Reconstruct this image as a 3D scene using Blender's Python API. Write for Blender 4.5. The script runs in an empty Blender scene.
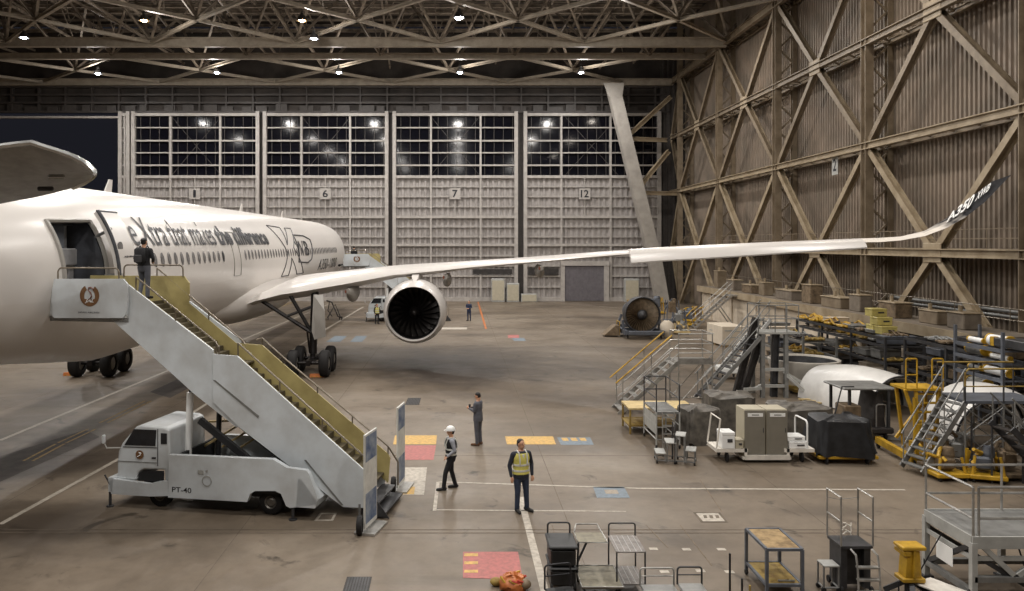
import bpy, bmesh, math, random
from mathutils import Vector, Matrix, Euler
random.seed(7)
SC = bpy.context.scene; COL = SC.collection
PI = math.pi
H = 6.6; F = 780.0; CX = 458.0; CY = 243.0       # eye height, focal length and vanishing point measured on the photograph
def V(*a): return Vector(a)
def G(px, py, z=0.0):                               # point of the floor (or of height z) seen at a pixel
    k = (H - z) / (py - CY); return V((px - CX) * k, F * k, z)
def Pk(px, py, k): return V((px - CX) * k, F * k, H - (py - CY) * k)
def srgb(r, g, b):
    f = lambda c: (c/255/12.92) if c/255 <= .04045 else ((c/255 + .055)/1.055)**2.4
    return (f(r), f(g), f(b), 1)
# ---------------------------------------------------------------- materials
def mat(name, rgb, rough=.55, metal=0., var=.12, scale=3., emit=None, es=1., dirt=None, bump=0., spec=None):
    m = bpy.data.materials.new(name); m.use_nodes = True
    nt = m.node_tree; b = nt.nodes['Principled BSDF']
    c = srgb(*rgb)
    tc = nt.nodes.new('ShaderNodeTexCoord'); n = nt.nodes.new('ShaderNodeTexNoise')
    n.inputs['Scale'].default_value = scale; n.inputs['Detail'].default_value = 6; n.inputs['Roughness'].default_value = .6
    nt.links.new(tc.outputs['Object'], n.inputs['Vector'])
    cr = nt.nodes.new('ShaderNodeValToRGB'); nt.links.new(n.outputs['Fac'], cr.inputs['Fac'])
    d = dirt and srgb(*dirt)
    lo = [x*(1-var*1.6) for x in c[:3]] if not d else d[:3]
    hi = [min(1, x*(1+var)) for x in c[:3]]
    cr.color_ramp.elements[0].position = .33; cr.color_ramp.elements[0].color = (*lo, 1)
    cr.color_ramp.elements[1].position = .62; cr.color_ramp.elements[1].color = (*hi, 1)
    nt.links.new(cr.outputs['Color'], b.inputs['Base Color'])
    b.inputs['Roughness'].default_value = rough; b.inputs['Metallic'].default_value = metal
    if spec is not None: b.inputs['Specular IOR Level'].default_value = spec
    if emit:
        b.inputs['Emission Color'].default_value = srgb(*emit); b.inputs['Emission Strength'].default_value = es
    if bump:
        bp = nt.nodes.new('ShaderNodeBump'); bp.inputs['Strength'].default_value = bump; bp.inputs['Distance'].default_value = .02
        nt.links.new(n.outputs['Fac'], bp.inputs['Height']); nt.links.new(bp.outputs['Normal'], b.inputs['Normal'])
    return m
M = {}
def defm(k, *a, **kw): M[k] = mat(k, *a, **kw)
defm('door_panel', (158,152,148), .6, .0, .05, 1.5, dirt=(142,136,132))
defm('door_frame', (166,160,154), .5, .0, .1, 2)
defm('window_glass', (16,16,22), .08, 0, .05, spec=.25)
defm('header', (62,57,54), .6, .0, .15)
defm('wall_sheet', (132,118,104), .55, 0, .07, .35, dirt=(108,98,86))
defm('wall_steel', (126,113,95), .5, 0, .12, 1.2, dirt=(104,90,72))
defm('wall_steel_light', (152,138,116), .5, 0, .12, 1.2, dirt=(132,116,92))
defm('roof_steel', (140,128,114), .5, 0, .15, 1.5, dirt=(92,82,72))
defm('roof_beam', (158,147,132), .5, 0, .12, 1.5)
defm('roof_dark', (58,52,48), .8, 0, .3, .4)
defm('raker', (158,152,144), .55, 0, .1, 1.)
defm('roller', (104,100,104), .5, 0, .1)
defm('plane_white', (206,201,196), .28, 0, .025, .25)
defm('plane_grey', (150,146,140), .4, 0, .06, .6)
defm('plane_black', (16,16,20), .35, 0, .1)
defm('print_black', (30,30,36), .5, 0, .1)
defm('print_blue', (120,140,176), .5, 0, .1)
defm('cabin_glass', (112,110,110), .2, 0, .2)
defm('cabin_dark', (66,67,72), .7, 0, .2)
defm('cabin_grey', (140,140,142), .6, 0, .1)
defm('cabin_cream', (222,196,150), .6, 0, .1)
defm('lip_metal', (190,190,188), .25, .8, .08)
defm('fan_metal', (40,37,36), .35, .6, .2)
defm('fan_black', (14,13,14), .4, .2, .2)
defm('strut', (92,86,80), .45, .3, .2)
defm('tyre', (24,22,22), .8, 0, .2, 6)
defm('hub', (120,116,110), .4, .5, .2)
defm('truck_white', (206,212,216), .38, 0, .04, .8, dirt=(184,186,186))
defm('truck_glass', (34,36,40), .08, 0, .2)
defm('truck_dark', (30,30,32), .7, 0, .2)
defm('stair_yellow', (170,156,104), .55, 0, .08, 1.4, dirt=(150,136,88))
defm('step_dark', (84,76,58), .7, 0, .2)
defm('rail', (128,118,104), .35, .5, .1)
defm('alu', (176,174,170), .35, .6, .1, dirt=(140,138,134))
defm('steel_grey', (134,134,132), .45, .4, .15)
defm('steel_dark', (66,66,68), .5, .4, .2)
defm('paint_grey', (140,138,134), .55, 0, .12)
defm('grey_light', (164,164,160), .5, 0, .1)
defm('cabinet_grey', (122,117,106), .5, 0, .05)
defm('cabinet_side', (176,168,148), .5, 0, .05)
defm('tarp', (88,83,76), .6, 0, .3, 4, bump=.3)
defm('tarp_dark', (30,31,34), .5, 0, .3, 4, bump=.3)
defm('trolley_white', (214,208,198), .45, 0, .08)
defm('bowl_white', (196,190,180), .5, 0, .05)
defm('cowl_white', (212,210,206), .35, 0, .04)
defm('wood', (150,126,88), .7, 0, .2, 5, dirt=(110,88,56))
defm('wood_yellow', (146,124,62), .7, 0, .2, 5, dirt=(116,90,40))
defm('pallet', (190,168,120), .7, 0, .15, 4)
defm('yellow', (190,150,40), .45, 0, .1, 3, dirt=(150,116,26))
defm('yellow_pale', (196,182,110), .5, 0, .1, 3)
defm('orange', (180,104,52), .5, 0, .15, 3)
defm('red', (190,70,60), .5, 0, .1)
defm('blue_steel', (92,96,104), .5, .2, .15)
defm('crate_white', (204,192,174), .6, 0, .04)
defm('block_wall', (196,184,166), .7, 0, .06, .8, dirt=(168,154,136))
defm('block_top', (112,102,90), .7, 0, .15)
defm('junk_brown', (112,96,76), .6, .1, .3, 4)
defm('junk_dark', (52,48,46), .6, .2, .3, 4)
defm('black_cart', (32,32,33), .5, 0, .3, 5)
defm('mesh_tray', (128,122,106), .6, .2, .15, 8)
defm('stripe_board', (126,120,116), .6, 0, .2, 8)
defm('skin', (196,150,122), .6, 0, .04)
defm('hair', (24,20,18), .6, 0, .2)
defm('navy', (34,38,50), .75, 0, .15, 6)
defm('black_cloth', (24,24,28), .8, 0, .2, 6)
defm('jeans', (46,56,76), .8, 0, .2, 6)
defm('suit', (82,84,92), .75, 0, .1, 6)
defm('shirt_grey', (150,152,160), .75, 0, .1, 6)
defm('white_cloth', (214,214,214), .7, 0, .05)
defm('hivis', (206,198,104), .7, 0, .1, 8)
defm('reflect', (206,206,200), .4, 0, .05)
defm('coverall', (40,50,76), .8, 0, .15, 6)
defm('shoe', (28,26,26), .6, 0, .2)
defm('shoe_brown', (98,66,40), .6, 0, .2)
defm('helmet', (236,236,234), .35, 0, .02)
defm('lamp_body', (60,58,56), .5, .5, .2)
defm('lamp_cool', (240,245,255), .3, 0, 0, emit=(235,242,255), es=60)
defm('lamp_warm', (255,220,170), .3, 0, 0, emit=(255,205,140), es=45)
defm('paint_white', (176,168,156), .6, 0, .15, 8, dirt=(150,142,130))
defm('paint_yellow', (200,160,86), .6, 0, .1, 9, dirt=(168,138,80))
defm('paint_red', (170,98,94), .6, 0, .1, 9, dirt=(146,90,84))
defm('paint_blue', (112,124,134), .6, 0, .1, 9, dirt=(100,110,118))
defm('paint_ylline', (150,122,60), .6, 0, .3, 9, dirt=(96,80,56))
defm('asphalt_patch', (70,64,60), .7, 0, .25, 2)
defm('joint', (102,91,79), .8, 0, .2)
defm('grate', (52,48,46), .6, .3, .2, 9)
defm('steel_plate', (148,136,120), .5, .3, .15, 9)
defm('chock', (206,120,60), .6, 0, .1)
defm('logo_red', (112,60,40), .5, 0, .1)
defm('logo_ring', (116,82,52), .5, 0, .1)
defm('banner_blue', (58,76,106), .5, 0, .5, 3, dirt=(150,160,172))
defm('banner_white', (206,206,200), .5, 0, .1, 3)
# ---------------------------------------------------------------- mesh builder
class MB:
    def __init__(s): s.v = []; s.f = []; s.smooth = False
    def add(s, vs, fs):
        n = len(s.v); s.v += [tuple(v) for v in vs]; s.f += [tuple(i+n for i in f) for f in fs]; return s
    def box(s, c, d, rz=0, R=None):
        R = R or Matrix.Rotation(rz, 3, 'Z'); c = Vector(c)
        vs = [c + R @ V(sx*d[0]/2, sy*d[1]/2, sz*d[2]/2) for sx in (-1,1) for sy in (-1,1) for sz in (-1,1)]
        return s.add(vs, [(0,1,3,2),(4,6,7,5),(0,4,5,1),(2,3,7,6),(0,2,6,4),(1,5,7,3)])
    def bb(s, x0, x1, y0, y1, z0, z1): return s.box(((x0+x1)/2,(y0+y1)/2,(z0+z1)/2),(abs(x1-x0),abs(y1-y0),abs(z1-z0)))
    def bevbox(s, c, d, b=.02, R=None):
        R = R or Matrix.Identity(3); c = Vector(c); x,y,z = d[0]/2,d[1]/2,d[2]/2; b = min(b, x*.9, y*.9, z*.9)
        ring = lambda X,Y,zz: [(X-b if k%2 else X, Y, zz) for k in ()]
        def oct_(X, Y, zz, q): return [V(X,Y-q,zz),V(X-q,Y,zz),V(-X+q,Y,zz),V(-X,Y-q,zz),V(-X,-Y+q,zz),V(-X+q,-Y,zz),V(X-q,-Y,zz),V(X,-Y+q,zz)]
        L = [oct_(x-b,y-b,-z,b*.5), oct_(x,y,-z+b,b), oct_(x,y,z-b,b), oct_(x-b,y-b,z,b*.5)]
        vs = [c + R@p for l in L for p in l]; fs = [tuple(range(7,-1,-1)), tuple(range(24,32))]
        for j in range(3):
            for i in range(8): fs.append((j*8+i, j*8+(i+1)%8, (j+1)*8+(i+1)%8, (j+1)*8+i))
        return s.add(vs, fs)
    def frame(s, p, q):
        p, q = Vector(p), Vector(q); d = (q-p).normalized()
        u = d.cross(V(0,0,1)); u = u.normalized() if u.length > 1e-4 else V(1,0,0)
        return p, q, u, u.cross(d).normalized()
    def bar(s, p, q, w, h=None):
        h = h or w; p, q, u, n = s.frame(p, q)
        vs = [e + u*a*w/2 + n*b*h/2 for e in (p,q) for a,b in ((-1,-1),(1,-1),(1,1),(-1,1))]
        return s.add(vs, [(3,2,1,0),(4,5,6,7),(0,1,5,4),(1,2,6,5),(2,3,7,6),(3,0,4,7)])
    def ibar(s, p, q, w, h, t=None, hint=None):       # I-section
        t = t or w*.14; p, q, u, n = s.frame(p, q)
        if hint is not None:
            d = (q-p).normalized(); n = (Vector(hint) - d*Vector(hint).dot(d)).normalized(); u = d.cross(n)
        prof = [(-w/2,-h/2),(w/2,-h/2),(w/2,-h/2+t),(t/2,-h/2+t),(t/2,h/2-t),(w/2,h/2-t),(w/2,h/2),(-w/2,h/2),(-w/2,h/2-t),(-t/2,h/2-t),(-t/2,-h/2+t),(-w/2,-h/2+t)]
        N = len(prof); vs = [e + u*a + n*b for e in (p,q) for a,b in prof]
        fs = [(i,(i+1)%N,N+(i+1)%N,N+i) for i in range(N)] + [tuple(range(N-1,-1,-1)), tuple(range(N,2*N))]
        return s.add(vs, fs)
    def tube(s, p, q, r, n=8, r2=None):
        r2 = r if r2 is None else r2; p, q, u, w = s.frame(p, q)
        vs = [e + (u*math.cos(2*PI*i/n) + w*math.sin(2*PI*i/n))*rr for e,rr in ((p,r),(q,r2)) for i in range(n)]
        return s.add(vs, [(i,(i+1)%n,n+(i+1)%n,n+i) for i in range(n)] + [tuple(range(n-1,-1,-1)), tuple(range(n,2*n))])
    def path(s, pts, r, n=6, closed=False):            # bent pipe with mitred joints
        pts = [Vector(p) for p in pts]; N = len(pts); rings = []; u = None
        for i, p in enumerate(pts):
            a = pts[i-1] if (i > 0 or closed) else None; b = pts[(i+1)%N] if (i < N-1 or closed) else None
            d = ((p-a).normalized() if a is not None else V(0,0,0)) + ((b-p).normalized() if b is not None else V(0,0,0))
            d = d.normalized() if d.length > 1e-6 else V(0,0,1)
            if u is None: u = d.cross(V(0,0,1)); u = u if u.length > 1e-3 else V(1,0,0)
            u = (u - d*u.dot(d)); u = u.normalized() if u.length > 1e-5 else d.orthogonal().normalized()
            w = d.cross(u); rings.append([p + (u*math.cos(2*PI*j/n) + w*math.sin(2*PI*j/n))*r for j in range(n)])
        vs = [v for g in rings for v in g]; fs = []
        for i in range(N if closed else N-1):
            i2 = (i+1)%N
            for j in range(n): fs.append((i*n+j, i*n+(j+1)%n, i2*n+(j+1)%n, i2*n+j))
        if not closed: fs += [tuple(range(n-1,-1,-1)), tuple((N-1)*n+j for j in range(n))]
        return s.add(vs, fs)
    def arch(s, a, b, top, rad, r, n=6):                # rounded hoop: feet a and b, rising to height top
        a, b = Vector(a), Vector(b); d = (b-a); d.z = 0; d.normalize(); pts = [a]
        for k in range(5):
            t = PI/2*k/4; pts.append(V(a.x,a.y,top-rad) + d*rad*(1-math.cos(t)) + V(0,0,rad*math.sin(t)))
        for k in range(5):
            t = PI/2*k/4; pts.append(V(b.x,b.y,top-rad) - d*rad*(1-math.sin(t)) + V(0,0,rad*math.cos(t)))
        return s.path(pts + [b], r, n)
    def loft(s, secs, closed=True, caps=True):
        n = len(secs[0]); vs = [p for q in secs for p in q]; fs = []
        for i in range(len(secs)-1):
            for j in range(n if closed else n-1): fs.append((i*n+j, i*n+(j+1)%n, (i+1)*n+(j+1)%n, (i+1)*n+j))
        if caps: fs += [tuple(range(n-1,-1,-1)), tuple((len(secs)-1)*n+j for j in range(n))]
        return s.add(vs, fs)
    def lathe(s, prof, c=(0,0,0), axis='Z', n=32, a0=0, a1=2*PI):   # prof: (radius, height) pairs
        c = Vector(c); full = abs(a1-a0-2*PI) < 1e-6; m = n if full else n+1; vs = []
        for r, h in prof:
            for i in range(m):
                a = a0 + (a1-a0)*i/n; x, y = r*math.cos(a), r*math.sin(a)
                vs.append(c + (V(x,y,h) if axis == 'Z' else V(x,h,y) if axis == 'Y' else V(h,x,y)))
        fs = []
        for k in range(len(prof)-1):
            for i in range(n): fs.append((k*m+i, k*m+(i+1)%m, (k+1)*m+(i+1)%m, (k+1)*m+i))
        return s.add(vs, fs)
    def prism(s, poly, off):                            # polygon of 3-D points extruded by a vector
        n = len(poly); off = Vector(off); vs = [Vector(p) for p in poly] + [Vector(p)+off for p in poly]
        return s.add(vs, [tuple(range(n-1,-1,-1)), tuple(range(n,2*n))] + [(i,(i+1)%n,n+(i+1)%n,n+i) for i in range(n)])
    def sphere(s, c, r, n=12, m=8, sc=(1,1,1)):
        c = Vector(c); return s.add(*_sph(c, r, n, m, sc))
    def build(s, name, m, parent=None, smooth=False, recalc=True):
        me = bpy.data.meshes.new(name); me.from_pydata(s.v, [], s.f); me.update()
        if recalc:
            bm = bmesh.new(); bm.from_mesh(me); bmesh.ops.recalc_face_normals(bm, faces=bm.faces); bm.to_mesh(me); bm.free()
        ms = m if isinstance(m, (list, tuple)) else [m]
        for k in ms: me.materials.append(M[k] if isinstance(k, str) else k)
        if smooth:
            me.polygons.foreach_set('use_smooth', [True]*len(me.polygons))
            try: me.set_sharp_from_angle(angle=math.radians(smooth if smooth > 1 else 40))
            except Exception: pass
        o = bpy.data.objects.new(name, me); COL.objects.link(o)
        if parent is not None: o.parent = parent
        return o
def _sph(c, r, n, m, sc):
    vs = [c + V(0,0,-r*sc[2])]
    for j in range(1, m):
        t = -PI/2 + PI*j/m
        for i in range(n):
            a = 2*PI*i/n; vs.append(c + V(r*sc[0]*math.cos(t)*math.cos(a), r*sc[1]*math.cos(t)*math.sin(a), r*sc[2]*math.sin(t)))
    vs.append(c + V(0,0,r*sc[2])); fs = [(0, 1+(i+1)%n, 1+i) for i in range(n)]
    for j in range(m-2):
        for i in range(n): fs.append((1+j*n+i, 1+j*n+(i+1)%n, 1+(j+1)*n+(i+1)%n, 1+(j+1)*n+i))
    L = len(vs)-1; b = 1+(m-2)*n; fs += [(L, b+i, b+(i+1)%n) for i in range(n)]
    return vs, fs
def tag(o, label=None, cat=None, group=None, kind=None):
    if label: o['label'] = label
    if cat: o['category'] = cat
    if group: o['group'] = group
    if kind: o['kind'] = kind
    return o
def thing(name, label, cat, loc=(0,0,0), rz=0, group=None):
    o = bpy.data.objects.new(name, None); COL.objects.link(o); o.empty_display_size = .2
    o.location = loc; o.rotation_euler = (0,0,rz); return tag(o, label, cat, group)
def struct(o): o['kind'] = 'structure'; return o
def dup(root, loc=None, rz=None, label=None, group=None, scale=None):
    def cp(o, par):
        c = o.copy(); COL.objects.link(c); c.parent = par
        for ch in list(o.children): cp(ch, c)
        return c
    r = cp(root, root.parent)
    if loc is not None: r.location = loc
    if rz is not None: r.rotation_euler = (0,0,rz)
    if scale: r.scale = scale
    if label: r['label'] = label
    if group: r['group'] = group
    return r
def relabel(o, l): o['label'] = l; return o
def text_geo(body, size=1., bold=0., shear=0., res=3):        # outline of lettering as flat triangles in the x-y plane
    cu = bpy.data.curves.new('lettering', 'FONT'); cu.body = body; cu.size = size; cu.offset = bold; cu.shear = shear; cu.resolution_u = res
    o = bpy.data.objects.new('lettering', cu); COL.objects.link(o); dg = bpy.context.evaluated_depsgraph_get()
    me = bpy.data.meshes.new_from_object(o.evaluated_get(dg))
    vs = [v.co.copy() for v in me.vertices]; fs = [tuple(p.vertices) for p in me.polygons]
    bpy.data.objects.remove(o); bpy.data.curves.remove(cu); bpy.data.meshes.remove(me)
    return vs, fs
def fit_text(body, w, h, **kw):                                # scaled so that it fills w x h, lower left at the origin
    vs, fs = text_geo(body, **kw); x0 = min(v.x for v in vs); x1 = max(v.x for v in vs); y0 = min(v.y for v in vs); y1 = max(v.y for v in vs)
    return [V((v.x-x0)/(x1-x0)*w, (v.y-y0)/(y1-y0)*h, 0) for v in vs], fs
def put(vs, o, ux, uy): o, ux, uy = Vector(o), Vector(ux), Vector(uy); return [o + ux*v.x + uy*v.y for v in vs]
def table(tb, x):
    if x <= tb[0][0]: return tb[0][1:] if len(tb[0]) > 2 else tb[0][1]
    for a, b in zip(tb, tb[1:]):
        if x <= b[0]:
            t = (x-a[0])/(b[0]-a[0]); r = [a[i]+(b[i]-a[i])*t for i in range(1, len(a))]; return r if len(r) > 1 else r[0]
    return tb[-1][1:] if len(tb[-1]) > 2 else tb[-1][1]
# ---------------------------------------------------------------- camera, world
cam = bpy.data.cameras.new('camera'); co = bpy.data.objects.new('camera', cam); COL.objects.link(co); SC.camera = co
co.location = (0,0,H); co.rotation_euler = (PI/2,0,0)
cam.sensor_width = 36; cam.lens = F/1024*36; cam.shift_x = (512-CX)/1024; cam.shift_y = -(295.5-CY)/1024; cam.clip_end = 400; cam.clip_start = .2
SC.view_settings.view_transform = 'Standard'; SC.view_settings.look = 'None'; SC.view_settings.gamma = 1; SC.view_settings.exposure = 0.0
w = bpy.data.worlds.new('night'); SC.world = w; w.use_nodes = True
w.node_tree.nodes['Background'].inputs[0].default_value = (.30,.31,.42,1); w.node_tree.nodes['Background'].inputs[1].default_value = .035
# ================================================================ the hangar
YB = 88.8; KB = YB/F
def bx(px): return (px-CX)*KB
def bz(py): return H + (CY-py)*KB
# floor
def floor_mat():
    m = bpy.data.materials.new('floor_concrete'); m.use_nodes = True; nt = m.node_tree; b = nt.nodes['Principled BSDF']; L = nt.links
    tc = nt.nodes.new('ShaderNodeTexCoord')
    def noise(sc, det=6, rg=.6, dist=0, vec=None):
        n = nt.nodes.new('ShaderNodeTexNoise'); n.inputs['Scale'].default_value = sc; n.inputs['Detail'].default_value = det
        n.inputs['Roughness'].default_value = rg; n.inputs['Distortion'].default_value = dist
        L.new(vec or tc.outputs['Object'], n.inputs['Vector']); return n.outputs['Fac']
    def ramp(x, stops):
        r = nt.nodes.new('ShaderNodeValToRGB'); L.new(x, r.inputs['Fac']); e = r.color_ramp.elements
        while len(e) < len(stops): e.new(.5)
        for i,(p,c) in enumerate(stops): e[i].position = p; e[i].color = c if len(c) == 4 else (*c,1)
        return r.outputs['Color']
    def mix(a, c, fac, mode='MIX'):
        x = nt.nodes.new('ShaderNodeMix'); x.data_type = 'RGBA'; x.blend_type = mode
        if isinstance(fac, (int,float)): x.inputs[0].default_value = fac
        else: L.new(fac, x.inputs[0])
        L.new(a, x.inputs[6]); L.new(c, x.inputs[7]) if not isinstance(c, tuple) else setattr(x.inputs[7], 'default_value', c)
        return x.outputs[2]
    base = ramp(noise(.12, 8, .65, .4), [(.3, srgb(86,75,62)), (.5, srgb(115,103,89)), (.7, srgb(136,125,111))])
    fine = ramp(noise(2.2, 9, .7), [(.3,(.78,.77,.76)), (.55,(1,1,1)), (.75,(1.06,1.05,1.04))])
    c = mix(base, fine, .8, 'MULTIPLY')
    mp = nt.nodes.new('ShaderNodeMapping'); mp.inputs['Scale'].default_value = (.07,.17,1); L.new(tc.outputs['Object'], mp.inputs['Vector'])
    st = ramp(noise(1., 7, .6, 1.0, mp.outputs[0]), [(.52,(0,0,0)), (.68,(.85,.85,.85))])
    c = mix(c, srgb(78,69,60), st)
    sp = ramp(noise(.7, 8, .62, .8), [(.60,(0,0,0)), (.68,(.9,.9,.9))])
    c = mix(c, srgb(62,54,46), sp)
    for (cx_, cy_, rx_, ry_, am) in ((0,40,6.5,8.5,.95),(-12,26.5,7,4.5,.7),(4.5,33,7,2.6,.5),(-13,24,3.2,4.5,.5),(5.0,17.3,1.3,.9,.5),(9.2,19.2,2.2,.8,.45),(-17,33,5,4,.5),(14,26.5,6,2.5,.35)):   # broad dark ellipses broken up by noise
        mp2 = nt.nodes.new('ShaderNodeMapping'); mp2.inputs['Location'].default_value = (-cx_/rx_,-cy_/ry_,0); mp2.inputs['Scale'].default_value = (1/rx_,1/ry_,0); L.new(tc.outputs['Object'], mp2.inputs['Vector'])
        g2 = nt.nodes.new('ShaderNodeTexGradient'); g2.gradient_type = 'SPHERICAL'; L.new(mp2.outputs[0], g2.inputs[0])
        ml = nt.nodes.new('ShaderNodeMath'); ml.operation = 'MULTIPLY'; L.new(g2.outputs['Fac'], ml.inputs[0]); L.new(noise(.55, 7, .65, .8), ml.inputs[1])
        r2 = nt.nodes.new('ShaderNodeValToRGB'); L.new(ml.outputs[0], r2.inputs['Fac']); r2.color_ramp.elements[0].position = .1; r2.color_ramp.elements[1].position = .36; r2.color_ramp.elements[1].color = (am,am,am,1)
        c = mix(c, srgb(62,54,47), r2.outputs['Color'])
    L.new(c, b.inputs['Base Color'])
    rr = ramp(noise(.4, 6, .6), [(.3,(.35,.35,.35)), (.7,(.6,.6,.6))]); L.new(rr, b.inputs['Roughness'])
    b.inputs['Specular IOR Level'].default_value = .35
    return m
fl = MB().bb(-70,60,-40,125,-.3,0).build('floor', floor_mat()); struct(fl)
# floor joints, stains and paint are separate thin coats on the slab
def quad(name, pts, m, z=.004, group=None, label=None, cat=None, kind=None):
    mb = MB(); P = [G(*p) if len(p) == 2 else Vector(p) for p in pts]
    mb.prism([V(p.x,p.y,z) for p in P], (0,0,.002)); o = mb.build(name, m)
    if kind: o['kind'] = kind
    if label: tag(o, label, cat, group)
    return o
def strip(mb, a, b, w, z=.004):
    a, b = Vector(a), Vector(b); d = (b-a).normalized(); n = V(-d.y,d.x,0)*w/2
    mb.prism([V(p.x,p.y,z) for p in (a-n,b-n,b+n,a+n)], (0,0,.002)); return mb
# back wall: header, jambs and sliding door leaves
wb = MB()
wb.bb(-70, bx(700), YB+.3, YB+.6, bz(112), 31)                       # sheet above the doors
wb.bb(-70, -68, YB, YB+.6, 0, 31)
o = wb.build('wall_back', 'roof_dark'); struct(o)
wb = MB()
for y in (87,95,103,112): wb.bb(-70, bx(668), YB-.25, YB+.3, bz(y)-.11, bz(y)+.11)
x = -66
while x < bx(668):
    wb.bb(x-.09, x+.09, YB-.2, YB+.3, bz(112), bz(86)); x += 3.05
for i in range(38):
    x = -60 + i*2.2 + random.uniform(-.5,.5)
    if x < bx(650): wb.bb(x, x+random.uniform(.8,1.8), YB-.1, YB+.2, bz(111), bz(random.uniform(104,107)))
o = wb.build('trim_1', 'header'); struct(o)
def corrug(mb, p, q, z0, z1, pitch, depth, nrm):                     # ribbed sheet between two floor points
    p, q, nrm = Vector(p), Vector(q), Vector(nrm); L = (q-p).length; n = max(1,int(L/pitch)); d = (q-p)/n; pts = []
    for i in range(n):
        for t, dd in ((0,0),(.45,0),(.55,1),(.95,1)): pts.append(p + d*(i+t) + nrm*depth*dd)
    pts.append(q); k = len(pts)
    mb.add([V(a.x,a.y,z0) for a in pts] + [V(a.x,a.y,z1) for a in pts], [(i,i+1,k+i+1,k+i) for i in range(k-1)])
def door(idx, x0, x1, posts, number=None, sx=None):
    X0, X1 = bx(x0), bx(x1)
    r = MB()
    corrug(r, (X0,YB,0), (X1,YB,0), .25, bz(178), .62, .14, (0,-1,0))
    o = r.build('door_%d' % idx, 'door_panel', recalc=False); struct(o)
    f = MB()
    for e in (X0+.18, X1-.18): f.bb(e-.2, e+.2, YB-.5, YB-.05, 0, bz(112))
    for p in posts: f.bb(bx(p)-.11, bx(p)+.11, YB-.4, YB-.05, .2, bz(114))
    for py, t in ((115,.16),(128,.07),(141,.09),(153,.07),(165.5,.09),(177,.16),(187,.06),(197,.06),(207,.06),(217,.15),(227,.06),(237,.06),(245,.14),(256,.06),(266,.06),(276,.1),(287,.06),(299,.22)):
        f.bb(X0, X1, YB-(.42 if t > .1 else .3), YB-.05, bz(py)-t, bz(py)+t)
    f.build('door_frame', 'door_frame', o)
    g = MB(); g.bb(X0+.2, X1-.2, YB+.02, YB+.06, bz(177), bz(114)); g.build('window_pane', 'window_glass', o)
    mu = MB(); x = X0+.9
    while x < X1-.5: mu.bb(x-.03, x+.03, YB-.05, YB+.03, bz(177), bz(114)); x += 1.06
    for a, b in ((0,1),(1,0)):                                       # thin wind bracing seen behind the panes
        mu.bar((X0+(X1-X0)*(.3+.4*a), YB+.0, bz(176)), (X0+(X1-X0)*(.3+.4*b), YB+.0, bz(116)), .05)
    mu.build('glazing_bar', 'header', o)
    if number:
        X = bx(sx); z = bz(194)
        MB().bb(X-.05, X+.05, YB-.42, YB-.32, bz(217), bz(178)).build('sign_post', 'door_frame', o)
        s_ = MB().bb(X-.62, X+.62, YB-.52, YB-.44, z-.62, z+.62).build('sign_plate', 'door_frame', o)
        wd = .9 if len(number) == 2 else .3 if number == '1' else .6
        vs, fs = fit_text(number, wd, .85, bold=.02)
        MB().add(put(vs, (X-wd/2, YB-.525, z-.42), (1,0,0), (0,0,1)), fs).build('sign_number', 'print_black', s_)
    return o
door(1, 133, 260, (171.5,221), '1', 196)
door(2, 264, 388.5, (302,350.5), '6', 326)
door(3, 393, 517.5, (431,480.5), '7', 455)
d4 = door(4, 523.5, 660, (561,610), '12', 584)
door(5, 120, 131, (126,))
sh = MB(); corrug(sh, (bx(564),YB-.55,0), (bx(603),YB-.55,0), .05, bz(265), .18, .03, (0,-1,0)); sh.build('roller_shutter', 'roller', d4, recalc=False)
sf = MB(); sf.bb(bx(560),bx(564),YB-.7,YB-.4,0,bz(262)); sf.bb(bx(603),bx(608),YB-.7,YB-.4,0,bz(262)); sf.bb(bx(560),bx(608),YB-.75,YB-.4,bz(265.5),bz(261)); sf.build('shutter_frame', 'door_frame', d4)
oo = MB(); oo.bb(bx(528),bx(558),YB-.47,YB-.42,bz(275),bz(268)); oo.bb(bx(473),bx(512),YB-.47,YB-.42,bz(274),bz(269)); oo.build('louvre', 'junk_dark', d4)
gp = MB()
for x0_,x1_ in ((258,266),(386,395),(515,526),(129,135)): gp.bb(bx(x0_),bx(x1_),YB+.1,YB+.2,0,bz(112))
struct(gp.build('trim_27','header'))
# frame round the open doorway at the left
tr = MB(); tr.bb(bx(119),bx(121.5),YB-.3,YB+.2,0,bz(117)); tr.bb(-70,bx(121),YB-.3,YB+.2,bz(118.5),bz(116.5)); struct(tr.build('trim_2', 'door_frame'))
# side walls, ceiling, rear
XW = 25.9; XT = 24.3
r = MB(); corrug(r, (XW,-38,0), (XW,YB,0), 0, 32, .36, .1, (-1,0,0)); struct(r.build('wall_right', 'wall_sheet', recalc=False))
MB().bb(XW+.15,XW+.4,-38,YB+.6,0,32)
r = MB(); corrug(r, (bx(660),YB-.02,0), (XW,YB-.02,0), 0, 31, .5, .12, (0,-1,0)); struct(r.build('wall_corner', 'header', recalc=False))
struct(MB().bb(-70,-69.7,-40,YB,0,32).build('wall_left', 'wall_sheet')); struct(MB().bb(-70,XW+.3,-40,-39.7,0,32).build('wall_rear', 'wall_sheet'))
ce = MB(); ce.bb(-70,XW+.5,-40,YB+.6,31.5,31.8)
struct(ce.build('ceiling', 'roof_dark'))
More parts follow.
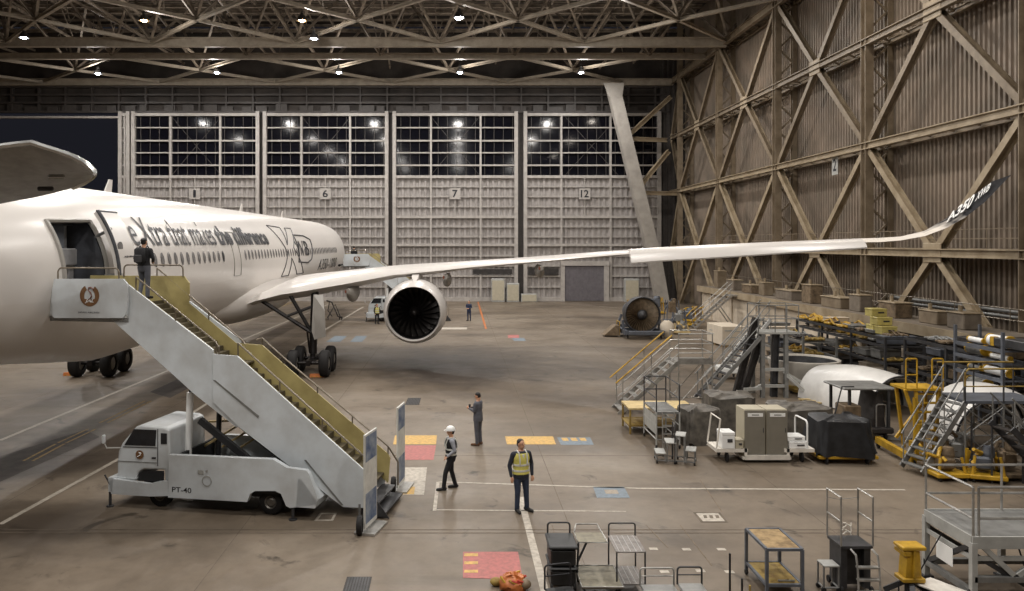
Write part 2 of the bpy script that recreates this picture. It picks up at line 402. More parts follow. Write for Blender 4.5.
# lattice columns and bracing in front of the right wall
KS = [.0426,.0594,.0762,.0931,.1095]; YS = [k*F for k in KS]; ZL = [0,6.1,12.35,18.5,24.85]
def lattice_column(Y, label):
    t = thing('lattice_column', label, 'steel column', (XT,Y,0))
    MB().ibar((0,0,0),(0,0,31),.5,.55,.06,hint=(0,1,0)).build('column_chord','wall_steel',t)
    MB().ibar((1.3,0,0),(1.3,0,31),.35,.4,.05,hint=(0,1,0)).build('column_chord','wall_steel',t)
    z = .4; i = 0; m = MB()
    while z < 30:
        m.bar(((.12,1.2)[i%2],0,z),((1.2,.12)[i%2],0,z+1.05),.1,.12); z += 1.05; i += 1
    m.build('lacing','wall_steel',t); return t
for Y, lb in zip([YS[0]-13.1]+YS, ('lattice steel column beside the viewer, out of sight','lattice steel column at the right edge of the picture','tall lattice steel column behind the upturned wing tip','lattice steel column second to the left of the wing tip','dim lattice steel column above the beige storage block','farthest lattice steel column near the leaning raker')):
    if Y > YS[0]-1: lattice_column(Y, lb)
names = ['nearest','second','third','fourth','fifth']
edges = [YS[0]-13.1]+YS+[YB]
levels = {1:'lower walkway',2:'middle',3:'upper',4:'eaves'}
for li in (1,2,3,4):
    t = thing('wall_girder', 'long steel girder along the right wall at its %s level' % levels[li], 'steel girder', (XT,0,ZL[li]))
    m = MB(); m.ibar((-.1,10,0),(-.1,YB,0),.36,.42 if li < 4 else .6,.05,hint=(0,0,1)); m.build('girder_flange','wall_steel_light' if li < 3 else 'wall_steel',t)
    m = MB(); m.ibar((1.25,10,0),(1.25,YB,0),.25,.3,.04,hint=(0,0,1)); y = 10; i = 0
    while y < YB-1.5: m.bar((.05,y,0),(1.15,y+1.0,0),.07,.1) if i%2 else m.bar((1.15,y,0),(.05,y+1.0,0),.07,.1); y += 1.0; i += 1
    m.build('girder_lacing','wall_steel',t)
    if li == 1:
        m = MB(); m.bb(.1,1.2,20,YB,.2,.24)
        m.build('walkway_deck','wall_steel',t); m = MB()
        for z in (.7,1.15): m.tube((.1,20,z),(.1,YB,z),.022,5)
        y = 20
        while y < YB: m.tube((.1,y,.2),(.1,y,1.15),.02,5); y += 1.6
        m.build('handrail','wall_steel',t)
bay_names = ['nearest bay','bay right of the wing tip','bay behind the outer wing','bay left of the second column','dim bay above the fan engine stand','last bay by the hangar doors']
for b in range(len(edges)-1):
    y0, y1 = edges[b], edges[b+1]; ym = (y0+y1)/2
    if b == len(edges)-2: ym = y1; 
    t = thing('wall_bracing', 'zigzag steel bracing on the right wall, %s' % bay_names[b], 'steel bracing', (XT,ym,0))
    for (ya, za, yb, zb) in ((y0,0,ym,6.1),(y1,0,ym,6.1),(ym,6.1,y0,12.35),(ym,6.1,y1,12.35),(y0,12.35,ym,18.5),(y1,12.35,ym,18.5),(ym,18.5,y0,24.85),(ym,18.5,y1,24.85)):
        if abs(ya-yb) < .1: continue
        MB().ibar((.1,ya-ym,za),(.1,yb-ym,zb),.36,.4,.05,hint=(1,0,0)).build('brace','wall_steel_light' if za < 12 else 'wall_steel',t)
    for z in (6.1,18.5): MB().bevbox((-.12,0,z),(.08,1.5,1.0),.03).build('gusset_plate','wall_steel_light',t)
s_ = thing('wall_sign','small white sign with the number 2 high on the right wall','sign',(XT+.1,0,0)); yy = 24.4/(835-CX)*F
MB().bevbox((0,yy,H+(CY-165)*yy/F),(.05,.8,1.3),.02).build('sign_board','grey_light',s_)
vs, fs = fit_text('2', .45, .8, bold=.02); MB().add(put(vs,(-.03,yy+.22,H+(CY-165)*yy/F-.4),(0,-1,0),(0,0,1)),fs).build('sign_number','print_black',s_)
# leaning raker by the doors
t = thing('leaning_raker','huge pale box-section steel raker leaning beside the hangar doors','steel raker',(bx(640),YB-4,0))
kr = (YB-4)/F
def rp(px,py): return V((px-CX)*kr-bx(640), 0, H+(CY-py)*kr)
m = MB(); 
for (a,b,wd) in ((rp(612,84),rp(655,262),1.35),(rp(655,262),rp(662,302),1.35)):
    b.z = max(b.z,0); a.z = max(a.z,0)
    m.prism([a+V(-wd/2,-.6,0),a+V(wd/2,-.6,0),b+V(wd/2,-.6,0),b+V(-wd/2,-.6,0)],(0,1.2,0))
m.prism([rp(602,84)+V(0,-.64,0),rp(623,84)+V(0,-.64,0),rp(621,98)+V(0,-.64,0),rp(608,98)+V(0,-.64,0)],(0,.03,0))
m.build('raker_shaft','raker',t)
for a,b in (((630,134),(664,95)),((632,139),(660,139)),((640,186),(662,150)),((641,193),(676,193))):
    MB().ibar(rp(*a),rp(*b)+V(1,1,0),.4,.45,.06).build('raker_strut','wall_steel_light',t)
# ---------------------------------------------------------------- roof trusses
ZR = 24.8
def roof_beam(Y, label, w=.5, h=.75, x1=XT):
    m = MB(); m.ibar((-68,Y,ZR),(x1,Y,ZR),w,h,.08,hint=(0,0,1))
    return tag(m.build('roof_beam','roof_beam'), label, 'roof beam')
roof_beam(.0907*F,'wide steel roof beam, highest of the three long ones in view',.5,.85)
roof_beam(.0975*F,'steel roof beam, middle of the three long ones in view',.4,.6)
roof_beam(YB-.6,'steel roof beam directly above the hangar doors',.5,.75)
rows = [(40.,52.,.0), (52.,63.96,.5), (63.96,70.75,.5), (76.05,82.1,.0), (82.1,88.2,.0)]
def roof_row(ya, yb, xs_a, xs_b, label, w=.28):
    t = thing('roof_bracing', label, 'roof truss', (0,(ya+yb)/2,ZR)); dy = (yb-ya)/2
    for a in xs_a:
        for b in xs_b:
            if abs(a-b) < 7: MB().ibar((a,-dy,0),(b,dy,0),w,w,.05,hint=(0,0,1)).build('roof_diagonal','roof_beam',t)
    return t
n1 = [-34.4-13.1*2+13.1*i for i in range(7)]; n1 = [x for x in n1 if x < XT]
n2 = [x+6.55 for x in n1 if x+6.55 <= XT+.5] + [-67]
n3 = [-40.3-26.2+13.1*i for i in range(7)]; n3 = [x for x in n3 if x < XT]; n3h = [x+6.55 for x in n3 if x+6.55 < XT+.5]
roof_row(.0815*F, .0907*F, n1, n2, 'diagonal roof bracing crossing in front of the highest long beam')
roof_row(.0733*F, .0815*F, n2, n1, 'diagonal roof bracing running overhead past the top of the picture')
roof_row(.0975*F, .1053*F, n3h, n3, 'diagonal roof bracing between the middle beam and the last row of lamps')
roof_row(.1053*F, YB-.6, n3, n3h, 'diagonal roof bracing behind the last row of lamps')
def web_row(Y, xs, label, dyt=4.5, dx=3.3, top=30.2, w=.2):
    t = thing('roof_web', label, 'roof truss', (0,Y,ZR)); n = 0
    m = MB(); m.ibar((-68,-dyt,top-ZR),(XT,-dyt,top-ZR),.3,.35,.05,hint=(0,0,1)); m.ibar((-68,dyt,top-ZR),(XT,dyt,top-ZR),.3,.35,.05,hint=(0,0,1)); m.build('top_chord','roof_steel',t)
    for x in xs:
        for sx in (-1,1):
            for sy in (-1,1):
                MB().ibar((x,0,.1),(x+sx*dx,sy*dyt,top-ZR),w,w,.03).build('web_member','roof_steel',t)
    return t
web_row(.0815*F, n1, 'web members rising from the crossing nodes of the high roof bracing')
web_row(.0907*F, n2, 'web members rising from the highest long roof beam')
web_row(.1053*F, n3, 'web members rising above the last row of lamps', 4.5)
web_row(.0975*F, n3h, 'web members rising from the middle long roof beam', 3.5)
t = thing('roof_purlins','dim grid of purlins and hangers right under the dark roof','roof truss',(0,70,0))
m = MB(); y = 52.
while y < 88: m.bar((-68,y-70,30.9),(XT+1,y-70,30.9),.12,.25); y += 2.2
x = -66.
while x < XT+1: m.bar((x,-20,30.4),(x,18,30.4),.14,.3); x += 3.275
m.build('purlin_grid','roof_steel',t)['kind'] = 'stuff'
m = MB()
for i in range(110):
    x = random.uniform(-60,22); y = random.uniform(-13,17); a = random.uniform(-1.2,1.2)
    m.bar((x,y,random.uniform(26.5,28.5)),(x+a,y+random.uniform(-2,2),30.6),.08)
for i in range(14):
    x = random.uniform(-58,20); m.bar((x,-16,random.uniform(26,29)),(x+random.uniform(-3,3),17,random.uniform(26,29)),.16,.2)
m.build('hanger_rods','roof_steel',t)['kind'] = 'stuff'
# ---------------------------------------------------------------- lamps
def hb_lamp(loc, warm, label, grp, energy=0, big=1.):
    t = thing('high_bay_lamp', label, 'lamp', loc, 0, grp)
    m = MB(); m.lathe([(.05,.75),(.12,.7),(.14,.5),(.3,.35),(.42,.02),(.40,.0),(.28,.3),(.0,.34)], n=16); m.tube((0,0,.7),(0,0,1.0),.03); m.build('lamp_housing','lamp_body',t,smooth=True)
    m = MB(); m.sphere((0,0,.12),.27*big,12,8,(1,1,.75)); m.build('lamp_bulb','lamp_warm' if warm else 'lamp_cool',t,smooth=True)
    return t
def light(loc, energy, col=(1,.9,.78), size=1.2, rot=(0,0,0)):
    l = bpy.data.lights.new('lamp_light','AREA'); l.shape = 'DISK'; l.size = size; l.energy = energy; l.color = col
    o = bpy.data.objects.new('lamp_light', l); COL.objects.link(o); o.location = loc; o.rotation_euler = rot; return o
pos = []
for px,py,k,wm,lb in ((98,74,.103,0,'second'),(217,73,.103,0,'third'),(339,73,.103,0,'fourth'),(460,73,.103,0,'fifth'),(581,73,.103,0,'rightmost')):
    pos.append((Pk(px,py,k), wm, lb+' white lamp in the row of high bay lamps above the doors','lamps in the row above the doors'))
for px,py,k,wm,lb in ((24,38,.085,0,'white high bay lamp near the upper left corner of the picture'),(314,39,.085,0,'white high bay lamp hanging above the tail end of the aircraft'),
    (144,21,.0784,1,'amber high bay lamp above the front of the fuselage'),(302,21,.0784,1,'amber high bay lamp just above a white one'),(459,18,.0773,0,'brightest white high bay lamp at the top centre')):
    pos.append((Pk(px,py,k), wm, lb, None))
for p, wm, lb, g in pos:
    hb_lamp(p, wm, lb, g, big=1.25 if 'bright' in lb else 1.)
def spot(loc, energy, tgt, size=.5, ang=100, col=(1,.93,.84)):
    l = bpy.data.lights.new('lamp_light','SPOT'); l.energy = energy; l.shadow_soft_size = size; l.spot_size = math.radians(ang); l.spot_blend = .6; l.color = col
    o = bpy.data.objects.new('lamp_light', l); COL.objects.link(o); o.location = loc
    o.rotation_euler = (Vector(tgt)-Vector(loc)).to_track_quat('-Z','Y').to_euler(); return o
EN = 1780
for Y, xs in ((80,(-37,-24.8,-12.3,.2,12.7)),(64,(-37,-24.6,-12.2,0,13)),(46,(-37,-24.6,-12.2,0,12.4)),(29,(-24.6,-12.2,0,12.4)),(12,(-24.6,-12.2,0,12.4)),(-4,(-12.2,0,12.4))):
    for x in xs: light((x,Y,24.0), EN*.8, (1,.955,.90) if Y < 70 else (1,.97,.94), 1.0)
for Y, xs in ((79,(-37,-24.8,-12.3,.2,12.7)),(63,(-24.6,-12.2,0,13)),(46,(-12.2,0,12.4))):
    for x in xs:      # the open sides of the lamp housings also light the roof steel
        l = bpy.data.lights.new('lamp_glow','POINT'); l.energy = 520; l.color = (1,.95,.88); l.shadow_soft_size = .35; o = bpy.data.objects.new('lamp_glow',l); COL.objects.link(o); o.location = (x,Y,23.7)
# floodlights that rake the side wall
for Y in (20,42,64): light((19.5,Y,24.3), EN*.28, (1,.90,.78), .8, (0,math.radians(-12),0))
# ================================================================ the airliner
AX = -13.2; ZM = 5.5
FT = [(13.2,.04,.05,.05),(13.6,.6,.5,.5),(14.5,1.1,1.1,1.0),(16,1.65,1.8,1.6),(18,2.25,2.5,2.0),(20,2.6,2.85,2.2),(22.3,2.88,2.98,2.38),(24.5,2.96,3.0,2.68),(27,3.0,3.0,3.0),(66.5,3.0,3.0,3.0),(70,2.9,2.98,2.7),(75,2.3,2.8,1.9),(80,1.4,2.4,.8),(83,.6,2.0,-.6),(84,.15,1.7,-1.2)]
def fus(Y): a, t, b = table(FT, Y); return a, t, b
def fpt(Y, z, off=0.):
    a, t, b = fus(Y); h = t if z >= ZM else b; s = max(-1,min(1,(z-ZM)/h)); c = math.sqrt(max(0,1-s*s))
    n = V(c, 0, s); return V(AX + a*c, Y, z) + n*off
plane = thing('airliner','white wide-body airliner with black slogan lettering, parked with stairs at its door','aircraft',(AX,40,0))
PO = V(AX,40,0)
TH = [-.185,.62]
def fuselage():
    ys = [13.2,13.4,13.7,14.1,14.6,15.3,16,17,18,19,20.0,20.8,21.6,22.3,22.9,23.6,24.5,25.8,27]+[30+3*i for i in range(12)]+[66.5,68,70,72.5,75,77.5,80,82,83,84]
    ths = sorted([-PI+2*PI*i/64 for i in range(64)] + TH); N = len(ths); vs = []; fs = []
    for y in ys:
        a,t_,b = fus(y)
        for th in ths:
            s = math.sin(th); vs.append(V(AX+a*math.cos(th), y, ZM+(t_ if s > 0 else b)*s)-PO)
    for i in range(len(ys)-1):
        for j in range(N):
            if 20.75 < ys[i] < 22.85 and TH[0]-1e-6 <= ths[j] < TH[1]-1e-6: continue
            fs.append((i*N+j, i*N+(j+1)%N, (i+1)*N+(j+1)%N, (i+1)*N+j))
    fs.append(tuple(range(N))); fs.append(tuple((len(ys)-1)*N+j for j in range(N)))
    return MB().add(vs, fs)
def near_th(y, th, off=0.):
    a,t_,b = fus(y); s = math.sin(th); return V(AX+(a+off)*math.cos(th), y, ZM+((t_ if s > 0 else b)+off)*s)-PO
fus_o = fuselage().build('fuselage','plane_white',plane,smooth=50)
# doorway: rounded frame, dim cabin vestibule with galley units
zs = [near_th(20.8,TH[0]).z, near_th(20.8,TH[1]).z]
m = MB(); rim = []
for i in range(9): rim.append(near_th(20.8, TH[0]+(TH[1]-TH[0])*i/8, .02))
for i in range(1,5): rim.append(near_th(20.8+2.1*i/4, TH[1], .02))
for i in range(1,9): rim.append(near_th(22.9, TH[1]-(TH[1]-TH[0])*i/8, .02))
for i in range(1,4): rim.append(near_th(22.9-2.1*i/4, TH[0], .02))
m.path(rim,.07,6,closed=True); m.build('door_frame','plane_grey',plane,smooth=True)
x0 = -2.7; xs = 2.75
cb = MB()
for y in (20.62,23.0):
    P_ = [near_th(y, q, -.12) for q in [TH[0]-.05+(TH[1]-TH[0]+.1)*i/8 for i in range(9)]]; cb.prism([V(-2.4,y-40,P_[0].z)]+P_+[V(-2.4,y-40,P_[-1].z)],(0,.06,0))
zt_ = near_th(20.7,TH[1],-.1).z; cb.bb(-2.45,-2.35,-19.38,-17.0,4.6,zt_); cb.bb(-2.4,1.85,-19.36,-17.0,zt_-.02,zt_+.03); cb.bb(-2.4,2.4,-19.36,-17.0,4.95,5.03)
cb.build('cabin_vestibule','cabin_dark',plane)
cb = MB(); cb.bevbox((1.95,-17.95,6.2),(.5,1.0,.5),.04); cb.bevbox((1.85,-18.25,5.5),(.45,.35,.95),.03); cb.bevbox((1.85,-17.55,5.5),(.45,.3,.95),.03); cb.bevbox((.9,-17.2,6.3),(1.7,.12,1.7),.04); cb.build('galley_unit','cabin_grey',plane)
MB().bevbox((1.7,-17.9,5.45),(.3,.3,.85),.03).build('service_cart','cabin_cream',plane)
cl_ = bpy.data.lights.new('cabin_fill','AREA'); cl_.energy = 22; cl_.size = .6; cl_.color = (.92,.96,1); o = bpy.data.objects.new('cabin_fill',cl_); COL.objects.link(o); o.location = PO+V(.6,-18.6,near_th(20.8,TH[1],-.2).z-.12)  # unseen fill light, added to brighten the inside of the doorway
# open door leaf held off the skin, aft of the doorway
L_ = MB(); th = [TH[0]+.0+(TH[1]-TH[0])*i/10 for i in range(11)]; yy = [22.5,22.85,23.2,23.5,23.8]
secs = []
for y in yy:
    secs.append([near_th(24,q,.5)+V(0,y-24,0) for q in th] + [near_th(24,q,.36)+V(0,y-24,0) for q in reversed(th)])
L_.loft(secs); leaf = L_.build('door_leaf','plane_white',plane,smooth=50)
m = MB(); m.path([near_th(24,q,.51)+V(0,22.5-24,0) for q in th],.05,6); m.path([near_th(24,TH[1],.48)+V(0,y-24,0) for y in (22.5,22.9,23.4,23.8)],.04,6); m.build('door_seal','cabin_dark',leaf)
def disc_on(y, z, rx, rz_, off, n=16): return [fpt(y,z,off)-PO + V(0, rx*math.cos(2*PI*i/n), rz_*math.sin(2*PI*i/n)) for i in range(n)]
m = MB(); c = near_th(24,.28,.51)+V(0,22.85-24,0); m.lathe([(.001,.0),(.17,0),(.17,-.03)],c,'X',16); m.build('door_window','cabin_glass',leaf)
m = MB(); c = near_th(24,.20,.52)
for i in range(6): m.box(c+V(0,-1.0+.13*i,0),(.01,.07,.03+.02*(i%2)))
m.build('door_placard','print_black',leaf)
m = MB()
for q in (.05,.45): m.tube(near_th(22.9,q,-.05),near_th(24,q,.5)+V(0,22.7-24,0),.05)
m.build('door_hinge','steel_grey',plane)
# cabin windows
def window_mb():
    m = MB(); n = 14
    return m
wy = [25.15+.635*i for i in range(15)] + [37.6+.635*i for i in range(45)]
for y in wy:
    z = 6.02; n = 12; m = MB(); ring = []
    for sc, of in ((1.,.012),(.72,.03)):
        ring.append([fpt(y, z+.25*sc*math.sin(2*PI*i/n), of)-PO + V(0,.155*sc*math.cos(2*PI*i/n),0) for i in range(n)])
    m.loft([ring[0],ring[1]],True,False); m.add(ring[1],[tuple(range(n))])
    m.build('cabin_window','cabin_glass' if not (33.6 < y < 34.9) else 'print_black',plane)
# lettering on the skin
def skin_text(body, y0, y1, z0, z1, name, m='print_black', bold=0., shear=0., res=4):
    vs, fs = fit_text(body, y1-y0, z1-z0, bold=bold, shear=shear, res=res)
    MB().add([fpt(y0+v.x, z0+v.y, .03)-PO for v in vs], fs).build(name, m, plane, recalc=False)
def skin_words(body, y0, y1, z0, z1, name, **kw):
    def ext(s): vs, _ = text_geo(s, **kw); return min(v.x for v in vs), max(v.x for v in vs), min(v.y for v in vs), max(v.y for v in vs)
    X0, X1, Y0_, Y1_ = ext(body); pre = ''
    for wd in body.split(' '):
        pre = (pre+' '+wd).strip(); e = ext(pre)[1]; vs, fs = text_geo(wd, **kw); xm = max(v.x for v in vs)
        P = [fpt(y0+(v.x-xm+e-X0)/(X1-X0)*(y1-y0), z0+(v.y-Y0_)/(Y1_-Y0_)*(z1-z0), .03)-PO for v in vs]
        MB().add(P, fs).build(name, 'print_black', plane, recalc=False)
skin_words('The Xtra that makes', 23.75, 33.6, 6.5, 7.46, 'slogan_word')
skin_words('the difference', 33.95, 42.9, 6.5, 7.36, 'slogan_word', bold=.035)
skin_text('A350-1000', 57.2, 65.6, 4.6, 5.4, 'type_lettering', shear=.2)
def outline(pts, name, w=.06, m='print_black', closed=True):
    mb = MB(); P = []
    for a, b in zip(pts, pts[1:]+pts[:1] if closed else pts[1:]):
        for i in range(8): P.append((a[0]+(b[0]-a[0])*i/8, a[1]+(b[1]-a[1])*i/8))
    if not closed: P.append(pts[-1])
    mb.path([fpt(y,z,.015)-PO for y,z in P], w/2, 4, closed=closed); return mb.build(name, m, plane)
def fus_px(px, py):
    z = 6.3
    for _ in range(30):
        X = AX+3*math.sqrt(max(.01,1-((z-ZM)/3)**2)); k = X/(px-CX); z = H-(py-CY)*k
    return (k*F, z)
outline([fus_px(*q) for q in ((266,225.5),(279,227.5),(287,245),(284,228),(290,228.5),(293.5,248),(303,273),(296.5,274),(291.5,258),(288,275.5),(281,276.5),(287.5,253))], 'logo_outline')
outline([fus_px(*q) for q in ((292.5,235),(303,236),(309.5,239.5),(311.5,246),(311.5,259),(308,262.5),(298.6,262))], 'logo_frame', .1)
a_, b_ = fus_px(296.5,252), fus_px(309,252); skin_text('WB', a_[0], b_[0], fus_px(302,256)[1], fus_px(302,241)[1], 'logo_lettering', 'print_black', bold=.01)
# second cabin door outline, roof antennas, cheat marks
for y0 in (35.6,):
    outline([(y0,5.1),(y0,7.1),(y0+1.1,7.1),(y0+1.1,5.1)], 'passenger_door', .03, 'plane_grey')
for y in (29,47,58): m = MB(); m.prism([V(0,y-40,8.45),V(0,y-39.4,8.45),V(0,y-39.3,9.0),V(0,y-39.55,9.0)],(.05,0,0)); m.build('roof_antenna','plane_white',plane)
m = MB(); m.path([fpt(y,7.95,.01)-PO for y in (20.3,21,21.8)],.02,4); m.build('probe_strip','plane_grey',plane)
# belly fairing
m = MB(); secs = []
for i in range(25):
    u = i/24; y = 31.5+26.5*u; s = math.sin(PI*min(1,max(0,u)))**.45 if 0 < u < 1 else .02
    cx, a, h, zc = 0, 3.04*s, 1.6*s, 3.8
    if u in (0,1): a, h = .1, .1
    secs.append([V(cx+a*math.copysign(abs(math.cos(2*PI*j/28))**.8,math.cos(2*PI*j/28)), y-40, zc+h*math.copysign(abs(math.sin(2*PI*j/28))**.8,math.sin(2*PI*j/28))) for j in range(28)])
m.loft(secs); m.build('belly_fairing','plane_white',plane,smooth=60)
# wing, described by where its leading edge and crest run
LOW = [(200,318),(255,305),(306,297),(350,288),(393,278.5),(440,273.5),(461,270.5),(480,268.5),(560,261),(620,256),(640,254.5),(700,251.5),(780,247.5),(865,243.5)]
TOP = [(200,315),(255,304),(265,296),(276,288),(288,280.5),(301,275),(336,271.6),(402,265),(450,262.5),(480,260.6),(535,257),(613,251),(670,247.5),(760,243.3),(867,239)]
KL = [(200,.0495),(255,.0500),(306,.0505),(350,.0515),(393,.0525),(440,.053),(480,.0525),(560,.0505),(620,.049),(700,.0472),(780,.0455),(865,.0438)]
CH = [(200,14),(255,13),(306,11.5),(350,9.5),(393,8),(440,7),(480,6.4),(560,5.2),(620,4.5),(700,3.8),(780,3.2),(865,2.6)]
def wing_sec(px, zshift=0, f0=0, f1=1.):
    k = table(KL,px); X = (px-CX)*k; Y0 = k*F; c = table(CH,px); zl = H-(table(LOW,px)-CY)*k
    def top(f):
        kk = (Y0+f*c)/F; p = CX+X/kk; return H-(table(TOP,p)-CY)*kk
    zc = top(.38); t_ = max(.18, zc-zl)
    pts = [V(X,Y0,zl+.3*t_), V(X,Y0+.015*c,zl+.55*t_), V(X,Y0+.06*c,zl+.8*t_), V(X,Y0+.18*c,min(top(.18), zl+.97*t_)), V(X,Y0+.38*c,zc)]
    if px < 300: pts += [V(X,Y0+.65*c,top(.65)), V(X,Y0+c,top(1.)-.02)]
    else: pts += [V(X,Y0+.65*c,zc-.05*t_), V(X,Y0+c,zc-.28*t_-.1)]
    zt = pts[-1].z
    pts += [V(X,Y0+c,zt-.04), V(X,Y0+.65*c,min(zt,zl)+.1-.3*max(0,t_-.6)), V(X,Y0+.3*c,zl-.12*t_), V(X,Y0+.06*c,zl+.02*t_)]
    return [p-PO for p in pts]
m = MB(); m.loft([wing_sec(p) for p in (238,255,280,306,328,350,372,393,416,440,460,480,520,560,590,620,660,700,740,780,820,865)])
m.build('wing','plane_white',plane,smooth=38)
# outboard slat, hanging a little below the leading edge
SLO = [(628,264),(641,262.5),(700,259.2),(780,254),(863,248.5)]
m = MB(); secs = []
for px in (630,660,700,740,780,820,864):
    k = table(KL,px)-.0004; X = (px-CX)*k; Y0 = k*F; zl = H-(table(SLO,px)-CY)*k; zt = H-(table(TOP,px)-CY-.8)*k
    secs.append([p-PO for p in (V(X,Y0-.25,zl),V(X,Y0-.28,zl+.06),V(X,Y0-.12,zl+(zt-zl)*.6),V(X,Y0+.1,zt-.05),V(X,Y0+.35,zt+.0),V(X,Y0+.35,zt-.08),V(X,Y0+.05,zl+(zt-zl)*.4),V(X,Y0-.18,zl))])
m.loft(secs); m.build('wing_slat','plane_white',plane,smooth=38)
# winglet
UP = [(860,239.2),(880,238.3),(901,236.8),(925,230.5),(947.5,217.5),(972,196.8),(992,181.5),(1010.5,175)]
LO = [(862,242.3),(880,242),(901,240.3),(925,236),(947.5,227.5),(966,217),(985,202),(1010,175.8)]
m = MB(); secs = []; n = len(UP)
def lerp(a,b,t): return (a[0]+(b[0]-a[0])*t, a[1]+(b[1]-a[1])*t)
fine = []
for i in range(n-1):
    for q in range(3): fine.append((lerp(UP[i],UP[i+1],q/3), lerp(LO[i],LO[i+1],q/3), (i+q/3)/(n-1)))
fine.append((UP[-1],LO[-1],1.))
for u_, l_, s in fine:
    kl = .0437-.0027*s; c = 2.5-2.0*s; a = Pk(l_[0],l_[1],kl); b = Pk(u_[0],u_[1],kl+c/F); e = (b-a)
    nrm = V(0,-1,0).cross(V(1,0,.3+s)).normalized(); nrm = V(-.3-.5*s,-.25,.8).normalized(); th_ = .10*(1-s)+.03
    mid = a + e*.4
    secs.append([p-PO for p in (a, a+e*.12+nrm*th_*.6, mid+nrm*th_, a+e*.75+nrm*th_*.6, b, a+e*.75-nrm*th_*.5, mid-nrm*th_*.8, a+e*.12-nrm*th_*.5)])
m.loft(secs)
def winglet_mat():
    mt = bpy.data.materials.new('winglet_livery'); mt.use_nodes = True; nt = mt.node_tree; b = nt.nodes['Principled BSDF']; L = nt.links
    tc = nt.nodes.new('ShaderNodeTexCoord'); sx = nt.nodes.new('ShaderNodeSeparateXYZ'); L.new(tc.outputs['Object'], sx.inputs[0])
    n = nt.nodes.new('ShaderNodeTexNoise'); n.inputs['Scale'].default_value = 2.6; n.inputs['Detail'].default_value = 1; L.new(tc.outputs['Object'], n.inputs['Vector'])
    mm = nt.nodes.new('ShaderNodeMath'); mm.operation = 'MULTIPLY_ADD'; L.new(n.outputs['Fac'], mm.inputs[0]); mm.inputs[1].default_value = 1.6; L.new(sx.outputs['X'], mm.inputs[2])
    r = nt.nodes.new('ShaderNodeMapRange'); r.inputs[1].default_value = 34.1; r.inputs[2].default_value = 35.3; L.new(mm.outputs[0], r.inputs[0])
    cr = nt.nodes.new('ShaderNodeValToRGB'); cr.color_ramp.elements[0].color = srgb(222,214,204); cr.color_ramp.elements[1].color = srgb(24,24,28); L.new(r.outputs[0], cr.inputs[0])
    L.new(cr.outputs[0], b.inputs['Base Color']); b.inputs['Roughness'].default_value = .65; b.inputs['Specular IOR Level'].default_value = .2; return mt
M['winglet'] = winglet_mat()
wl = m.build('winglet','winglet',plane,smooth=50)
def wl_pt(x, y):     # x along the blade 0..1 between px 945 and 992, y across
    s = x; tt = 4+ x*2.1
    i = min(int(tt), n-2); q = tt-i; u_ = lerp(UP[i],UP[i+1],q); l_ = lerp(LO[i],LO[i+1],q); sg = tt/(n-1)
    kl = .0437-.0027*sg; c = 2.5-2.0*sg; a = Pk(l_[0],l_[1],kl); b = Pk(u_[0],u_[1],kl+c/F)
    return a + (b-a)*(.22+.62*y) + V(-.3-.5*sg,-.25,.8).normalized()*.14 - PO
vs, fs = fit_text('A350', 1, 1, bold=.03, shear=.25); MB().add([wl_pt(v.x*.62,v.y) for v in vs], fs).build('winglet_lettering','helmet',wl,recalc=False)
vs, fs = fit_text('XWB', 1, 1, bold=.02, shear=.25); MB().add([wl_pt(.68+v.x*.34,.15+v.y*.7) for v in vs], fs).build('winglet_lettering','helmet',wl,recalc=False)
# engine
EC = Pk(413.5,314,.0502); er = 1.34
m = MB(); prof = [(er*.985,.35),(er*1.0,.08),(er*1.02,-.02),(er*1.045,.02),(er*1.12,.35),(er*1.21,1.1),(er*1.25,2.1),(er*1.2,3.2),(er*1.02,4.4),(er*.98,4.45),(er*.95,4.3)]
m.lathe(prof,EC-PO,'Y',48); nac = m.build('engine_nacelle','plane_white',plane,smooth=50)
m = MB(); m.lathe([(er*.985,.35),(er*.97,1.0),(er*.97,1.6),(.01,1.6)],EC-PO,'Y',48); m.build('intake_duct','fan_black',nac,smooth=40)
m = MB()
for i in range(22):
    a = 2*PI*i/22; rr = []
    for j in range(5):
        q = .28+(er*.95-.28)*j/4; aa = a+.18*j/4; tw = .45+.55*j/4
        d = V(math.cos(aa),0,math.sin(aa)); tg = V(-math.sin(aa),0,math.cos(aa)); c = d*q; wv = tg*math.sin(tw)*.17*(1+.35*j/4)+V(0,1,0)*math.cos(tw)*.15
        rr.append([c+wv, c+V(0,.01,0), c-wv, c-V(0,.012,0)])
    m.loft([[EC-PO+V(0,1.15,0)+p for p in g] for g in rr])
m.build('engine_fan','fan_metal',nac,smooth=30)
m = MB(); m.lathe([(.01,.62),(.1,.66),(.2,.8),(.3,1.1),(.3,1.3)],EC-PO,'Y',24); m.build('fan_spinner','fan_metal',nac,smooth=50)
m = MB(); m.lathe([(er*.75,3.9),(er*.62,5.2),(er*.4,5.6),(.02,6.4)],EC-PO,'Y',32); m.build('engine_core','strut',nac,smooth=40)
m = MB(); p0 = EC-PO
secs = [[p0+V(-w_,y,zb),p0+V(w_,y,zb),p0+V(w_*.8,y,zt),p0+V(-w_*.8,y,zt)] for y,w_,zb,zt in ((.7,.05,1.3,1.5),(1.4,.2,1.3,1.78),(3,.26,1.3,2.1),(6,.22,1.2,2.0),(7.5,.05,1.4,1.9))]
m.loft(secs); m.build('engine_pylon','plane_white',plane)
